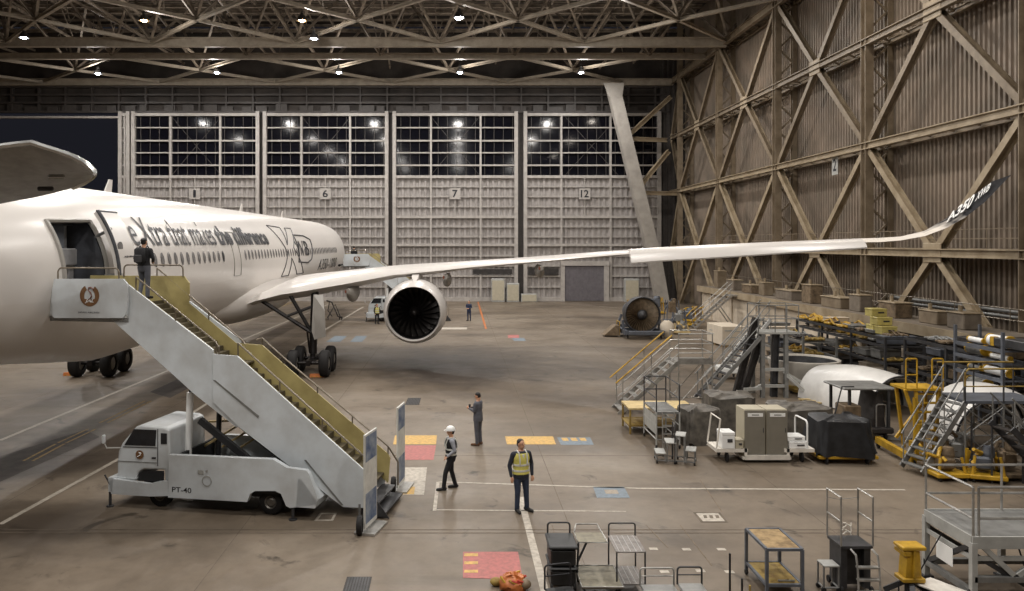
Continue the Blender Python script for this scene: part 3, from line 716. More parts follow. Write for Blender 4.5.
# canoe shaped fairings under the wing
for px,py,sc_ in ((349,291,1.0),(446,277,.9),(541,268,.85)):
    c = Pk(px,py,table(KL,px)+.0002)-PO; m = MB(); secs = []
    for i in range(11):
        u = i/10; r_ = (math.sin(PI*min(.98,u*.9+.05)))**.6*.36*sc_; secs.append([c+V(r_*.75*math.cos(2*PI*j/12)+.1*u, -.35+u*3.2, -.25*u*(1-u)*4*sc_+r_*1.15*math.sin(2*PI*j/12)) for j in range(12)])
    m.loft(secs); fo = m.build('flap_fairing','plane_grey',plane,smooth=60)
    q = [c+V(-.12+.05*math.cos(2*PI*j/10),-.37,.0+.09*math.sin(2*PI*j/10)) for j in range(10)]
    MB().prism(q,(0,-.02,0)).build('fairing_mark','logo_red',fo)
# landing gear
def wheel(mb, hb, c, r=.66, w_=.46):
    c = Vector(c); mb.lathe([(r*.5,-w_/2),(r*.86,-w_/2),(r*.97,-w_*.36),(r,-w_*.15),(r,w_*.15),(r*.97,w_*.36),(r*.86,w_/2),(r*.5,w_/2)],c,'X',24)
    hb.lathe([(.01,-w_*.42),(r*.3,-w_*.46),(r*.5,-w_*.36),(r*.52,w_*.36),(r*.3,w_*.46),(.01,w_*.42)],c,'X',18)
def gear(X, Y):
    c = V(X,Y,0)-PO; m = MB()
    m.tube(c+V(0,.3,1.0),c+V(0,.9,4.12),.2,12); m.tube(c+V(0,.25,.7),c+V(0,.45,1.9),.13,12)
    m.bar(c+V(0,-1.1,.72),c+V(0,1.5,.72),.22,.26)
    for y in (-.7,1.0): m.tube(c+V(-.75,y,.68),c+V(.75,y,.68),.09,10)
    sgn = -1 if X > AX else 1
    m.tube(c+V(0,.4,2.0),c+V(sgn*2.75,.4,3.75),.1,8); m.tube(c+V(0,.4,1.9),c+V(sgn*1.2,.5,3.95),.1,8); m.tube(c+V(sgn*1.3,.3,2.9),c+V(0,.7,3.4),.07,8); m.tube(c+V(-.1,0,1.1),c+V(-.15,-.4,2.2),.05)
    g = m.build('landing_gear','fan_metal',plane,smooth=40)
    for y in (-.7,1.0):
        for x in (-.78,.78):
            a, b = MB(), MB(); wheel(a,b,c+V(x,y,.66)); wo = a.build('gear_wheel','tyre',g,smooth=50); b.build('wheel_hub','hub',wo,smooth=40)
    MB().prism([c+V(-sgn*.02,.35,3.98),c+V(-sgn*-.0+.0-sgn*.02,-.12,2.2),c+V(-sgn*.15,-.12,1.75),c+V(-sgn*-.0-sgn*.72,-.12,1.9),c+V(-sgn*.66,-.1,3.2),c+V(-sgn*.5,.35,3.98)],(0,.07,0)).build('gear_door','plane_grey',g)
gear(-7.35,39.2); gear(-18.0,39.2)
# tail-plane tip of a second aircraft, close by on the left
m = MB(); tp = Pk(47,174,.0205); secs = []
OUT = [(-90,150,215),(-40,146,211),(-6,147,205),(20,143.8,200),(32,142.6,198),(45,147,195),(58,151,192),(72,156,188),(84,162,183),(91,168,178.5),(94.5,172,174.5)]
for i,(px,ya,yb) in enumerate(OUT):
    ka, kb = .0190, .0222
    a = Pk(px,ya,ka); b = Pk(px+ (0),yb,kb); e = b-a; nn = V(0,.55,.83); q = max(.02, min(1,(95-px)/60.)); th_ = .16*q
    secs.append([p-tp for p in (a, a+e*.05-nn*th_*.35, a+e*.35-nn*th_*.7, a+e*.75-nn*th_*.5, b, a+e*.75+nn*th_, a+e*.35+nn*th_*1.3, a+e*.05+nn*th_*.6)])
t = thing('tailplane','grey underside of a rounded tailplane tip reaching in at the left edge','aircraft part',tp)
m.loft(secs); m.build('tailplane_panel','paint_grey',t,smooth=40)
m = MB(); m.path([Pk(px,ya,.0190)-tp for px,ya,yb in OUT[2:]]+[Pk(px,yb,.0222)-tp for px,ya,yb in reversed(OUT[7:])],.055,6); m.build('leading_edge_strip','lip_metal',t,smooth=True)
for q_ in (Pk(62,180,.0202)-tp+V(0,-.22,.05),Pk(48,189,.0206)-tp+V(0,-.1,0)): MB().bevbox(q_,(.34,.06,.09),.03).build('tip_fitting','lip_metal' if q_.x > 0 and q_.z > -.2 else 'steel_dark',t)
# ================================================================ passenger stair truck
def plane_px(px, py, yl, O, ang):      # where a viewing ray meets the vertical plane y = yl of a turned frame
    n = V(-math.sin(ang), math.cos(ang), 0); d = V((px-CX)/F, 1, (CY-py)/F); t = (yl + O.dot(n))/d.dot(n)
    p = V(0,0,H) + d*t - O; return V(p.x*math.cos(ang)+p.y*math.sin(ang), yl, p.z)
SO = V(-8.75,19.5,0); SA = math.radians(-11.3)
def S(px, py, yl): return plane_px(px, py, yl, SO, SA)
stair = thing('stair_truck','white passenger stair truck with yellow-sided steps rising to the aircraft door','airport stairs',SO,SA)
def sprism(name, pts, y0, th, m, par=None, **k):
    P = [S(a,b,y0) for a,b in pts]; mb = MB(); mb.prism(P,(0,th,0)); return mb.build(name, m, par or stair, **k)
yN, yF = .5, 2.1
# stringers and platform panels
up = sprism('upper_stringer', [(127,284),(213,350),(213,382),(258,417),(257,427),(254,428),(236,427),(193,393),(179,380),(111,319),(127,319)], yN, .06, 'truck_white')
lo = sprism('lower_stringer', [(213,354),(221,355),(237,356),(365,471),(365,508),(343,507),(240,428),(213,402)], yN-.05, .05, 'truck_white')
for nm,pts in (('upper_stringer',[(127,284),(213,350),(213,382),(254,424),(236,427),(111,319)]),('lower_stringer',[(221,362),(237,366),(365,478),(365,508),(343,507),(240,428)])):
    P = [S(a,b,yN) for a,b in pts]; MB().prism([V(p.x,yF+.02,p.z) for p in P],(0,.05,0)).build(nm,'truck_white',stair)
MB().prism([V(S(111,319,yN).x,yN+.05,S(111,319,yN).z),V(S(236,427,yN).x,yN+.05,S(236,427,yN).z),V(S(236,424,yN).x,yN+.05,S(236,424,yN).z+.05),V(S(111,319,yN).x,yN+.05,S(111,319,yN).z+.08)],(0,yF-yN,0)).build('stair_soffit','grey_light',stair)
pp = sprism('platform_panel', [(54,279),(123,279),(127,284),(128,300),(126,314),(123,318),(54,318),(50,313),(51,296)], yN-.08, .06, 'truck_white')
z_pf = S(90,317,yN).z; xa, xb = S(50,300,yN).x, S(127,300,yN).x
m = MB(); m.bb(xa,xb+.05,yN,yF,z_pf-.12,z_pf); m.bb(xa-.25,xa,yN+.1,yF-.1,z_pf-.05,z_pf); m.build('platform_deck','steel_grey',stair)
MB().path([V(xa-.27,yN-.02,z_pf+.02),V(xa-.27,yF,z_pf+.02)],.11,10).build('rubber_bumper','tyre',stair,smooth=True)
P = [S(a,b,yN) for a,b in ((54,279),(123,279),(127,300),(123,318),(54,318))]
a = S(165,275,yF); MB().prism([V(xa,yF,z_pf),V(xa,yF,z_pf+1.0),V(S(184,276,yF).x,yF,S(184,276,yF).z),V(S(189,283,yF).x,yF,S(189,283,yF).z),V(S(189,306,yF).x,yF,S(189,306,yF).z),V(xb+.3,yF,z_pf)],(0,.05,0)).build('platform_panel','stair_yellow',stair)
# emblem: ring with a crane in it, and lettering
c = S(89.5,295.5,yN-.085); R_ = .28
m = MB(); ring = []
for i in range(30):
    a = math.radians(118) + 2*PI*i/30*.86
    ring.append(a)
vo = [c+V(R_*math.cos(a+.0),0,R_*math.sin(a)) for a in ring]; vi = [c+V(R_*.62*math.cos(a)*(.9),0,R_*.66*math.sin(a)-.02) for a in ring]
m.add(vo+vi,[(i,i+1,30+i+1,30+i) for i in range(29)]); m.add([c+V(R_*.95*math.cos(a),-.001,R_*.95*math.sin(a)) for a in [math.radians(200+14*i) for i in range(11)]],[tuple(range(11))])
for i in range(7):    # feather slits read as separate quills
    a = math.radians(150+10*i)
m.build('emblem_ring','logo_ring',pp)
m = MB(); m.path([c+V(-.02,-.004,-.12),c+V(.06,-.004,-.02),c+V(.03,-.004,.08),c+V(-.04,-.004,.14),c+V(-.02,-.004,.2),c+V(.04,-.004,.21),c+V(.12,-.004,.16)],.016,4); m.build('emblem_crane','logo_red',pp)
vs, fs = fit_text('JAL',.26,.11,bold=.02,shear=.3); MB().add(put(vs,c+V(-.13,-.01,-.2),(1,0,0),(0,0,1)),fs).build('emblem_lettering','helmet',pp,recalc=False)
vs, fs = fit_text('JAPAN AIRLINES',.62,.055); MB().add(put(vs,S(78,313.5,yN-.085)+V(0,-.001,0),(1,0,0),(0,0,1)),fs).build('panel_lettering','print_black',pp,recalc=False)
# steps
T0, T1 = S(129,288,yN), S(212,354,yN); B0, B1 = S(222,357,yN), S(365,476,yN)
def steps(a, b, n, name):
    for i in range(n):
        u = (i+.5)/n; p = a.lerp(b,u)-V(0,0,.42); dx = (b.x-a.x)/n; dz = (b.z-a.z)/n
        m = MB(); m.bb(p.x-dx/2-.03, p.x+dx/2, yN+.07, yF-.02, p.z-.06, p.z-.02); m.bb(p.x-dx/2-.03,p.x-dx/2,yN+.07,yF-.02,p.z-.04,p.z-dz-.06); m.build(name,'step_dark',stair)
steps(T0,T1,13,'step'); steps(B0,V(B1.x,B1.y,B1.z),19,'step')
m = MB(); m.bb(T1.x-.05,B0.x+.1,yN+.07,yF-.02,T1.z-.42,T1.z-.38); m.build('landing','step_dark',stair)
# yellow far side and its kick line
sprism('far_side_panel', [(152,276),(157,276),(236,343),(262,345),(273,355),(388,454),(390,458),(388,483),(272,384),(240,376),(150,300)], yF, .04, 'stair_yellow')
near_in = MB(); 
for a_,b_ in ((S(127,284,yN),S(213,350,yN)),(S(237,356,yN),S(365,471,yN))):
    near_in.prism([V(a_.x,yN+.062,a_.z),V(b_.x,yN+.062,b_.z),V(b_.x,yN+.062,b_.z-.35),V(a_.x,yN+.062,a_.z-.35)],(0,.012,0))
near_in.build('near_side_lining','stair_yellow',stair)
def rail(pts, y, r=.022, posts=True, drop=.34, name='handrail'):
    P = [S(a,b,y) for a,b in pts]; m = MB(); m.path(P,r,6); L = 0
    if posts:
        for a_,b_ in zip(P,P[1:]):
            n = max(1,int((b_-a_).length/1.15))
            if (b_-a_).length < .5: continue
            for i in range(n+1):
                p = a_.lerp(b_,i/n); m.tube(p,p-V(0,0,drop),r*.9,6)
    return m.build(name,'rail',stair,smooth=True)
rail([(136,277),(216,342),(219,348)],yN+.03); rail([(219,347),(219,372)],yN-.02,posts=False)
rail([(238,343),(366,458)],yN+.03); rail([(366,458),(374,476),(374,494)],yN+.03,posts=False)
rail([(157,268),(176,284),(242,340),(247,347)],yF+.02,drop=.3); rail([(256,340),(262,338),(283,357),(388,446)],yF+.02,drop=.3); rail([(388,446),(398,462),(398,485)],yF+.02,posts=False)
for (xl,xr,yb_,yt,y) in ((58,119,279,268,yN),(124,183,277,265,yF)):
    a_, b_ = S(xl,yb_,y), S(xr,yb_,y); MB().arch(a_,b_,S((xl+xr)/2,yt,y).z,.12,.022).build('platform_rail','rail',stair,smooth=True)
# steps' foot: side cheeks and hinged ramp
f0 = S(365,508,yN); m = MB(); m.bb(f0.x-.05,f0.x+.3,yN+.05,yF,.3,.34); m.bb(f0.x+.15,f0.x+.5,yN+.05,yF,.1,.14)
m.prism([V(f0.x-.1,yN+.02,.1),V(f0.x+.6,yN+.02,.02),V(f0.x+.3,yN+.02,.42),V(f0.x-.1,yN+.02,.6)],(0,.03,0)); m.build('foot_step','steel_dark',stair)
m = MB(); m.tube((f0.x-.12,yN-.05,.35),(f0.x-.12,yN-.05,0),.03); m.build('stabiliser','steel_grey',stair)
sprism('fold_seam', [(213,380),(215,380),(259,416),(258,418)], yN-.065, .02, 'steel_grey'); sprism('fold_seam',[(304,460),(306,460),(343,505),(341,505)],yN-.065,.02,'steel_grey')
# chassis: side panels, bed, cab
for y0 in (0,2.12):
    P = [S(a,b,0) for a,b in ((169,455),(273,459.5),(287,468),(306,470.5),(309,474),(318,500),(316,505),(290,508),(286,506),(281,494),(275,491),(255,491),(250,494),(247,502),(168,497.5))]
    o = MB().prism([V(p.x,y0,p.z) for p in P],(0,.14,0)).build('side_panel','truck_white',stair)
x0_, x1_ = S(169,455,0).x, S(312,480,0).x
m = MB(); m.bb(x0_,x1_-.25,.14,2.12,.55,.65); m.bb(x0_,x0_+.06,.14,2.12,.6,1.3); m.build('truck_bed','truck_dark',stair)
m = MB(); m.prism([V(x1_-.35,0,1.0),V(x1_-.3,0,1.02),V(S(317,500,0).x,0,.5),V(S(315,506,0).x,0,.33),V(x1_-.4,0,.33)],(0,2.26,0)); m.build('tail_panel','truck_white',stair)
m = MB()
for yb_ in (.4,1.8): m.bar((x0_-.9,yb_,.5),(x1_-.2,yb_,.5),.12,.2)
m.build('chassis_rail','truck_dark',stair)
m = MB(); m.bar(S(200,420,.7)+V(0,0,0),S(262,470,.7),.12,.16); m.bar(V(S(200,420,.7).x,1.9,S(200,420,.7).z),V(S(262,470,.7).x,1.9,S(262,470,.7).z),.12,.16); m.build('lift_arm','truck_dark',stair)
p = S(187.5,446,.9); m = MB(); m.tube(V(p.x,.9,.7),V(p.x+.08,.9,S(190,392,.9).z),.09,14); m.build('lift_cylinder','helmet',stair,smooth=True); m = MB(); m.tube(V(p.x+.09,.9,S(190,393,.9).z),V(p.x+.12,.9,S(190,380,.9).z+.1),.05,10); m.tube(V(p.x,.9,.65),V(p.x,.9,1.0),.15,14); m.build('cylinder_rod','steel_dark',stair)
p = S(218,430,1.8); m = MB(); m.tube(V(p.x,1.8,.7),V(p.x+.05,1.8,2.6),.07,12); m.tube(V(p.x-1.0,1.9,.7),V(p.x-1.0,1.9,1.9),.06,10); m.build('lift_cylinder','steel_dark',stair,smooth=True)
CAB = [(117,482),(117,462),(118,452),(122,443),(135.5,427),(140,425),(164,427.5),(169,430),(170,456),(169,482),(165,482),(164,470),(143,469.5),(138,473),(135,482)]
Pc = [S(a,b,.12) for a,b in CAB]; m = MB(); m.prism(Pc,(0,1.72,0)); cab = m.build('cab','truck_white',stair)
mo = cab.modifiers.new('bevel','BEVEL'); mo.width = .05; mo.segments = 3; mo.limit_method = 'ANGLE'; mo.angle_limit = math.radians(25)
def side_pane(pts, nm, mt, y=.12, off=.012, par=None):
    P = [S(a,b,y) for a,b in pts]; MB().prism([q+V(0,-off,0) for q in P],(0,.01,0)).build(nm,mt,par or cab)
side_pane([(124.5,445),(134,429),(156.5,430),(155.5,446)],'side_window','truck_glass')
side_pane([(161,433),(167,433.5),(167,444),(161,444)],'rear_quarter_window','truck_glass')
side_pane([(123,447),(157,448),(157,447.4),(123,446.4)],'window_seal','truck_dark')
side_pane([(157.6,429),(158.2,429),(158.2,466),(157.6,466)],'door_gap','steel_dark'); side_pane([(118,461),(157,463),(157,462.5),(118,460.5)],'panel_seam','steel_grey'); side_pane([(152,457),(156,457.2),(156,459),(152,458.8)],'door_handle','steel_dark')
side_pane([(138,481),(139,473),(144,470.5),(164,471),(164,481)],'wheel_arch','truck_dark',off=.003)
cc = S(140,454.5,.12)+V(0,-.02,0); m = MB(); m.lathe([(.001,0),(.11,0),(.11,.006)],cc,'Y',20); em = m.build('cab_emblem','logo_ring',cab)
MB().path([cc+V(-.05,-.008,-.05),cc+V(.03,-.008,0),cc+V(-.01,-.008,.06),cc+V(.05,-.008,.04)],.014,4).build('emblem_crane','helmet',em)
# windscreen on the front face
a_, b_ = S(122,443,.12), S(135.5,427,.12); n_ = V(-(b_-a_).z,0,(b_-a_).x).normalized()
if n_.x > 0: n_ = -n_
q0, q1 = a_.lerp(b_,.08), a_.lerp(b_,.9)
MB().prism([V(q0.x,.24,q0.z)+n_*.01,V(q1.x,.28,q1.z)+n_*.01,V(q1.x,1.68,q1.z)+n_*.01,V(q0.x,1.72,q0.z)+n_*.01],n_*.012).build('windscreen','truck_glass',cab)
xf = S(117,470,.12).x; m = MB()
for y in (.25,1.55): m.bevbox((xf-.02,y+.08,.86),(.05,.26,.16),.02)
m.build('headlamp','grey_light',cab)
m = MB(); m.bevbox((xf-.02,.96,.86),(.03,.9,.12),.01); m.build('grille','truck_dark',cab)
m = MB(); mp = S(117,448,.0); m.path([mp+V(.03,.1,-.02),mp+V(-.25,-.05,.0),mp+V(-.32,-.05,.12),mp+V(-.34,-.05,.3)],.016,5); mr = m.build('mirror_arm','grey_light',cab,smooth=True); MB().bevbox(mp+V(-.33,-.06,.22),(.05,.12,.22),.02).build('mirror','truck_white',mr)
# wrap-round front bumper
P = [S(a,b,0) for a,b in ((109,481),(113,479),(150,484),(158,482),(168,481),(168,496),(150,496.5),(111,494))]
m = MB(); m.prism(P,(0,.1,0)); m.prism([V(p_.x,2.16,p_.z) for p_ in P],(0,.1,0)); xb0 = S(109,481,0).x; m.bb(xb0-.02,xb0+.1,0,2.26,.38,.74); m.bb(xb0,xb0+.7,.1,2.16,.70,.73); m.build('front_bumper','truck_white',stair)
m = MB(); m.tube((xb0+.02,.02,.55),(xb0-.12,.0,.8),.02); m.tube((xb0,.05,.6),(xb0,.05,0.03),.035); m.tube((xb0,.05,.03),(xb0,.05,0),.09,12); m.build('outrigger','steel_dark',stair)
m = MB(); m.tube((x1_-.5,.05,.5),(x1_-.5,.05,.03),.04); m.tube((x1_-.5,.05,.03),(x1_-.5,.05,0),.1,12); m.build('outrigger','steel_dark',stair)
for px in (154,266):
    xx = S(px,496,0).x
    for y in (.12,2.1):
        a, b = MB(), MB()
        def wy(mb, prof, c): mb.lathe(prof, c, 'Y', 24)
        r, w_ = .31, .2
        wy(a,[(r*.5,-w_/2),(r*.88,-w_/2),(r,-w_*.3),(r,w_*.3),(r*.88,w_/2),(r*.5,w_/2)],(xx,y+(.22 if y < 1 else -.12),r)); wo = a.build('wheel','tyre',stair,smooth=50)
        wy(b,[(.01,-.09),(.08,-.1),(.13,-.06),(.165,-.09),(.165,.09),(.13,.06),(.01,.09)],(xx,y+(.22 if y < 1 else -.12),r)); b.build('wheel_hub','hub',wo,smooth=40)
vs, fs = fit_text('PT-40',.52,.13,bold=.01); MB().add(put(vs,S(172,492,-.004),(1,0,.0),(0,0,1)),fs).build('fleet_number','print_black',stair,recalc=False)
m = MB(); t0 = S(316,488,0); m.bevbox(V(x1_+.02,.12,.62),(.06,.14,.26),.02); m.bevbox(V(x1_+.02,2.1,.62),(.06,.14,.26),.02); m.build('tail_lamp','logo_red',stair)
m = MB(); m.lathe([(.11,0),(.13,0),(.13,-.01),(.11,-.01)],S(207,481,0)+V(0,-.005,0),'Y',18); m.bevbox(S(201,472,0)+V(0,-.01,0),(.16,.02,.1),.01); m.bevbox(S(207,471,0)+V(0,-.01,0),(.06,.02,.06),.01); m.build('filler_cover','grey_light',stair)
m = MB(); 
for i in range(3): m.bar((x0_+.05+.5*i,1.6,1.2),(x0_+.5*i+.9,2.0,1.75),.05)
m.bar((x0_-.4,1.9,1.75),(x0_+1.4,1.9,1.9),.05); m.build('stowed_ladder','pallet',stair)
far_st = dup(stair, V((341-CX)*.0838+2.1,.0838*F,0), 0, 'distant white passenger stair truck seen between the tail end and the engine')
# banner boards at the foot of the stairs
def banner(p, q, h, z0, label, g=None):
    t = thing('banner_board', label, 'sign board', p); d = q-p; e = d.normalized(); nn = V(-e.y,e.x,0)
    m = MB(); m.prism([V(0,0,z0),d+V(0,0,z0),d+V(0,0,h),V(0,0,h)],nn*.04); m.build('banner_panel','banner_white',t)
    m = MB(); m.prism([e*.04+V(0,0,z0+.1)-nn*.004,d-e*.04+V(0,0,z0+.1)-nn*.004,d-e*.04+V(0,0,h*.4)-nn*.004,e*.04+V(0,0,h*.4)-nn*.004],nn*.048); m.build('banner_print','banner_blue',t); m = MB()
    m.prism([e*.04+V(0,0,h*.72)-nn*.004,d-e*.04+V(0,0,h*.72)-nn*.004,d-e*.04+V(0,0,h-.05)-nn*.004,e*.04+V(0,0,h-.05)-nn*.004],nn*.048); m.build('banner_print','banner_blue',t)
    m = MB(); m.box(d*.5+V(0,0,.03),(.5,d.length+.1,.05),math.atan2(e.y,e.x)-PI/2); m.tube(d*.5+V(-.05,0,.05),d*.5+V(-.05,0,z0+.3),.02); m.build('banner_foot','alu',t)
    a = MB(); a.lathe([(.02,-.06),(.2,-.06),(.22,0),(.2,.06),(.02,.06)],-e*.02+nn*.12+V(0,0,.22),'X',16); a.build('base_roller','tyre',t,smooth=40); return t
banner(G(365,535),G(377,523),2.25,.12,'upright white and blue banner board at the near corner of the stair foot')
banner(G(398,493),G(405,484),2.25,.12,'upright blue banner board at the far corner of the stair foot')
# ================================================================ people
def remesh(mb, vox, sm=6):
    me = bpy.data.meshes.new('m'); me.from_pydata(mb.v,[],mb.f); me.update()
    bm = bmesh.new(); bm.from_mesh(me); bmesh.ops.recalc_face_normals(bm, faces=bm.faces); bm.to_mesh(me); bm.free()
    o = bpy.data.objects.new('m',me); COL.objects.link(o)
    a = o.modifiers.new('r','REMESH'); a.mode = 'VOXEL'; a.voxel_size = vox; b = o.modifiers.new('s','SMOOTH'); b.iterations = sm; b.factor = .5
    dg = bpy.context.evaluated_depsgraph_get(); r = bpy.data.meshes.new_from_object(o.evaluated_get(dg)); bpy.data.objects.remove(o); bpy.data.meshes.remove(me); return r
def limb(mb, pts, rad, n=12):
    pts = [Vector(p) for p in pts]
    for i,(p,q) in enumerate(zip(pts,pts[1:])):
        mb.tube(p,q,rad[i],n,rad[i+1])
    for p,r in zip(pts,rad): mb.sphere(p,r,n,8)
def torso(mb, secs, lean=V(0,0,0), inf=0.):
    mb.loft([[V((rx+inf)*math.cos(2*PI*j/20), (ry+inf)*math.sin(2*PI*j/20), z)+lean*max(0,(z-.95)) for j in range(20)] for z,rx,ry in secs])
TS = [(.80,.10,.085),(.86,.155,.11),(.95,.165,.118),(1.06,.140,.105),(1.18,.145,.108),(1.30,.168,.115),(1.40,.172,.105),(1.45,.12,.08),(1.50,.058,.058)]
def person(label, loc, rz, arms, legs, cl, h=1.74, vox=.011, head_yaw=0, head_pitch=0, lean=(0,0)):
    t = thing('person', label, 'person', loc, rz); s = h/1.76; t.scale = (s*1.06,s*1.06,s); LN = V(lean[0],lean[1],0)
    def J(p): p = Vector(p); return p + LN*max(0,p.z-.95)
    hipL, hipR = V(.092,0,.92), V(-.092,0,.92); sh = [J((.185,.0,1.405)), J((-.185,.0,1.405))]
    hc = J((0,-.012,1.63)); RH = Matrix.Rotation(head_yaw,3,'Z') @ Matrix.Rotation(head_pitch,3,'X')
    def hd(x,y,z): return hc + RH @ V(x,y,z)
    def head_shapes(b):
        b.sphere(hc+RH@V(0,.012,.03),.09,16,12,(.86,1.05,.98)); b.sphere(hc+RH@V(0,-.018,-.045),.068,14,10,(.85,.95,1.05)); b.sphere(hc+RH@V(0,-.03,-.095),.034,10,8,(1,1,.8))
        limb(b,[J((0,.01,1.44)), hc+RH@V(0,.02,-.06)],[.058,.055])
        limb(b,[hd(0,-.088,.012),hd(0,-.104,-.022)],[.010,.015],8)
        for sx in (-1,1): b.sphere(hd(sx*.078,.012,-.008),.024,8,6,(.45,.8,1.25))
        b.sphere(hd(0,-.088,-.058),.014,8,6,(1.6,.6,.7))
    def hand(b, el, wr, side):
        d = (wr-el).normalized(); u = d.cross(V(0,-1,0.3)); u = u.normalized() if u.length > .1 else V(1,0,0); n = d.cross(u).normalized()
        for i in range(4):
            limb(b,[wr,wr+d*.075+u*(.012*(i-1.5)*1.6)],[.018,.014],8); base = wr+d*.08+u*(.019*(i-1.5)); L = (.062,.075,.07,.055)[i]
            limb(b,[base,base+d*L*.5+n*.006,base+d*L*.85+n*.024],[.0095,.009,.008],8)
        limb(b,[wr+d*.02-u*.02,wr+d*.05-u*.045,wr+d*.085-u*.05+n*.01],[.013,.011,.009],8)
    b = MB(); torso(b,TS,LN,-.008); head_shapes(b)
    for (el,wr),sj,sd in zip(arms,sh,(1,-1)):
        el, wr = Vector(el), Vector(wr); limb(b,[sj,el,wr],[.048,.036,.026]); hand(b,el,wr,sd)
    for (kn,an,toe),hp in zip(legs,(hipL,hipR)):
        kn, an, toe = Vector(kn), Vector(an), Vector(toe); limb(b,[hp,kn,an],[.078,.05,.036]); limb(b,[an-V(0,0,.03),toe],[.036,.026])
    me = remesh(b, vox, 4); me.materials.append(M['skin']); me.polygons.foreach_set('use_smooth',[True]*len(me.polygons))
    body = bpy.data.objects.new('body',me); COL.objects.link(body); body.parent = t
    def garment(name, mb, m, v=vox*1.15, sm=5):
        g = remesh(mb, v, sm); g.materials.append(M[m]); g.polygons.foreach_set('use_smooth',[True]*len(g.polygons)); o = bpy.data.objects.new(name,g); COL.objects.link(o); o.parent = t; return o
    # trousers
    b = MB(); torso(b,[(.785,.115,.098),(.84,.15,.118),(.88,.168,.124),(.95,.172,.125),(1.04,.150,.115)],LN,.006)
    for (kn,an,toe),hp in zip(legs,(hipL,hipR)):
        kn, an = Vector(kn), Vector(an); limb(b,[hp,hp.lerp(kn,.5),kn,kn.lerp(an,.5),an-V(0,0,.0)],[.094,.085,.066,.06,.056])
    garment('trousers',b,cl['legs'])
    # shoes
    for (kn,an,toe) in legs:
        an, toe = Vector(an), Vector(toe); d = toe-an; d.z = 0; d.normalize(); b = MB(); p = V(an.x,an.y,.05)
        limb(b,[p-d*.045,p+d*.06,p+d*.165],[.046,.045,.037]); limb(b,[p-d*.04+V(0,0,0),an+V(0,0,.02)],[.046,.045]); limb(b,[p-d*.05+V(0,0,-.015),p+d*.18+V(0,0,-.015)],[.034,.034])
        garment('shoe',b,cl.get('shoe','shoe'))
    # top
    zb = cl.get('hem',.90); b = MB(); torso(b,[q for q in TS if q[0] > zb and q[0] < 1.44]+[(1.445,.13,.088),(1.475,.085,.075)],LN,.018)
    if zb < .9: torso(b,[(zb,.17,.125),(.95,.172,.125),(1.1,.15,.115)],LN,.018)
    for (el,wr),sj in zip(arms,sh):
        el, wr = Vector(el), Vector(wr); limb(b,[sj-V(0,0,.01),sj.lerp(el,.5),el,el.lerp(wr,.93)],[.068,.058,.05,.038]); limb(b,[sj,J((0,0,1.41))],[.062,.07])
    garment(cl.get('top_name','jacket'),b,cl['top'])
    if cl.get('vest'):
        b = MB(); torso(b,[(.93,.178,.13),(1.06,.158,.12),(1.18,.16,.122),(1.30,.178,.128),(1.38,.165,.12),(1.43,.14,.105)],LN,.026); vo = garment('safety_vest',b,cl['vest'],vox,3)
        for z in (1.02,1.16): 
            q = MB(); rx, ry = table([(q_[0],q_[1],q_[2]) for q_ in TS],z); rx += .055; ry += .045
            ringo = [[V(rx*k_*math.cos(2*PI*j/24),ry*k_*math.sin(2*PI*j/24),zz)+LN*max(0,zz-.95) for j in range(24)] for k_,zz in ((1,z-.022),(1,z+.022),(.93,z+.022),(.93,z-.022))]
            q.loft(ringo+[ringo[0]],True,False); q.build('reflective_band','reflect',vo,smooth=True)
        for sx in (-1,1):
            q = MB(); q.path([J((sx*.085,-.152,1.18)),J((sx*.09,-.158,1.3)),J((sx*.095,-.11,1.45)),J((sx*.1,0,1.485)),J((sx*.1,.10,1.44)),J((sx*.09,.155,1.3)),J((sx*.085,.15,1.18))],.016,6); q.build('reflective_band','reflect',vo,smooth=True)
    if cl.get('collar'):
        b = MB(); b.prism([J((-.03,-.135,1.42)),J((.03,-.135,1.42)),J((.008,-.145,1.28))],(0,-.008,0)); b.build('shirt_front',cl['collar'],t)
    # face
    for nm,zz,col,rr in (('eye',.008,'print_black',.009),('eyebrow',.03,'hair',.007)):
        for sx in (-1,1): MB().sphere(hd(sx*.031,-.083,zz),rr,8,6,(1.5,.7,.8 if nm=='eye' else .5)).build(nm,col,t,smooth=True)
    MB().sphere(hd(0,-.093,-.056),.010,8,6,(2.0,.5,.4)).build('mouth','logo_red',t,smooth=True)
    if cl.get('hair',True):
        b = MB(); b.sphere(hd(0,.028,.052),.090,16,12,(.93,1.03,.86)); b.sphere(hd(0,.048,.0),.078,14,10,(.96,.78,1.0)); garment('hair',b,'hair',vox,2)
    if cl.get('helmet'):
        m = MB(); prof = [(.002,.118),(.05,.112),(.09,.085),(.112,.04),(.118,.0),(.118,-.006),(.11,-.006)]
        m.lathe([(r*1.05,z+.055) for r,z in prof],(0,0,0),'Z',24); m.loft([[V(.125*math.cos(a)*q,-.13*q*1.0-.02 if False else (-.125*q+(-.055*q if math.sin(a) < -.2 else 0)*abs(math.sin(a)))*abs(math.sin(a))*(1 if math.sin(a)<0 else -1),z) for a in [2*PI*j/24 for j in range(24)]] for q,z in ((1,.05),(1.02,.044),(.9,.044))],True,False)
        m.v = [tuple(hc+RH@Vector(v)) for v in m.v]; m.build('helmet','helmet',t,smooth=60)
    return t
st = ((.11,.0,.50),(.12,.03,.09),(.15,-.11,.03)); sr = ((-.11,0,.50),(-.12,.03,.09),(-.15,-.11,.03))
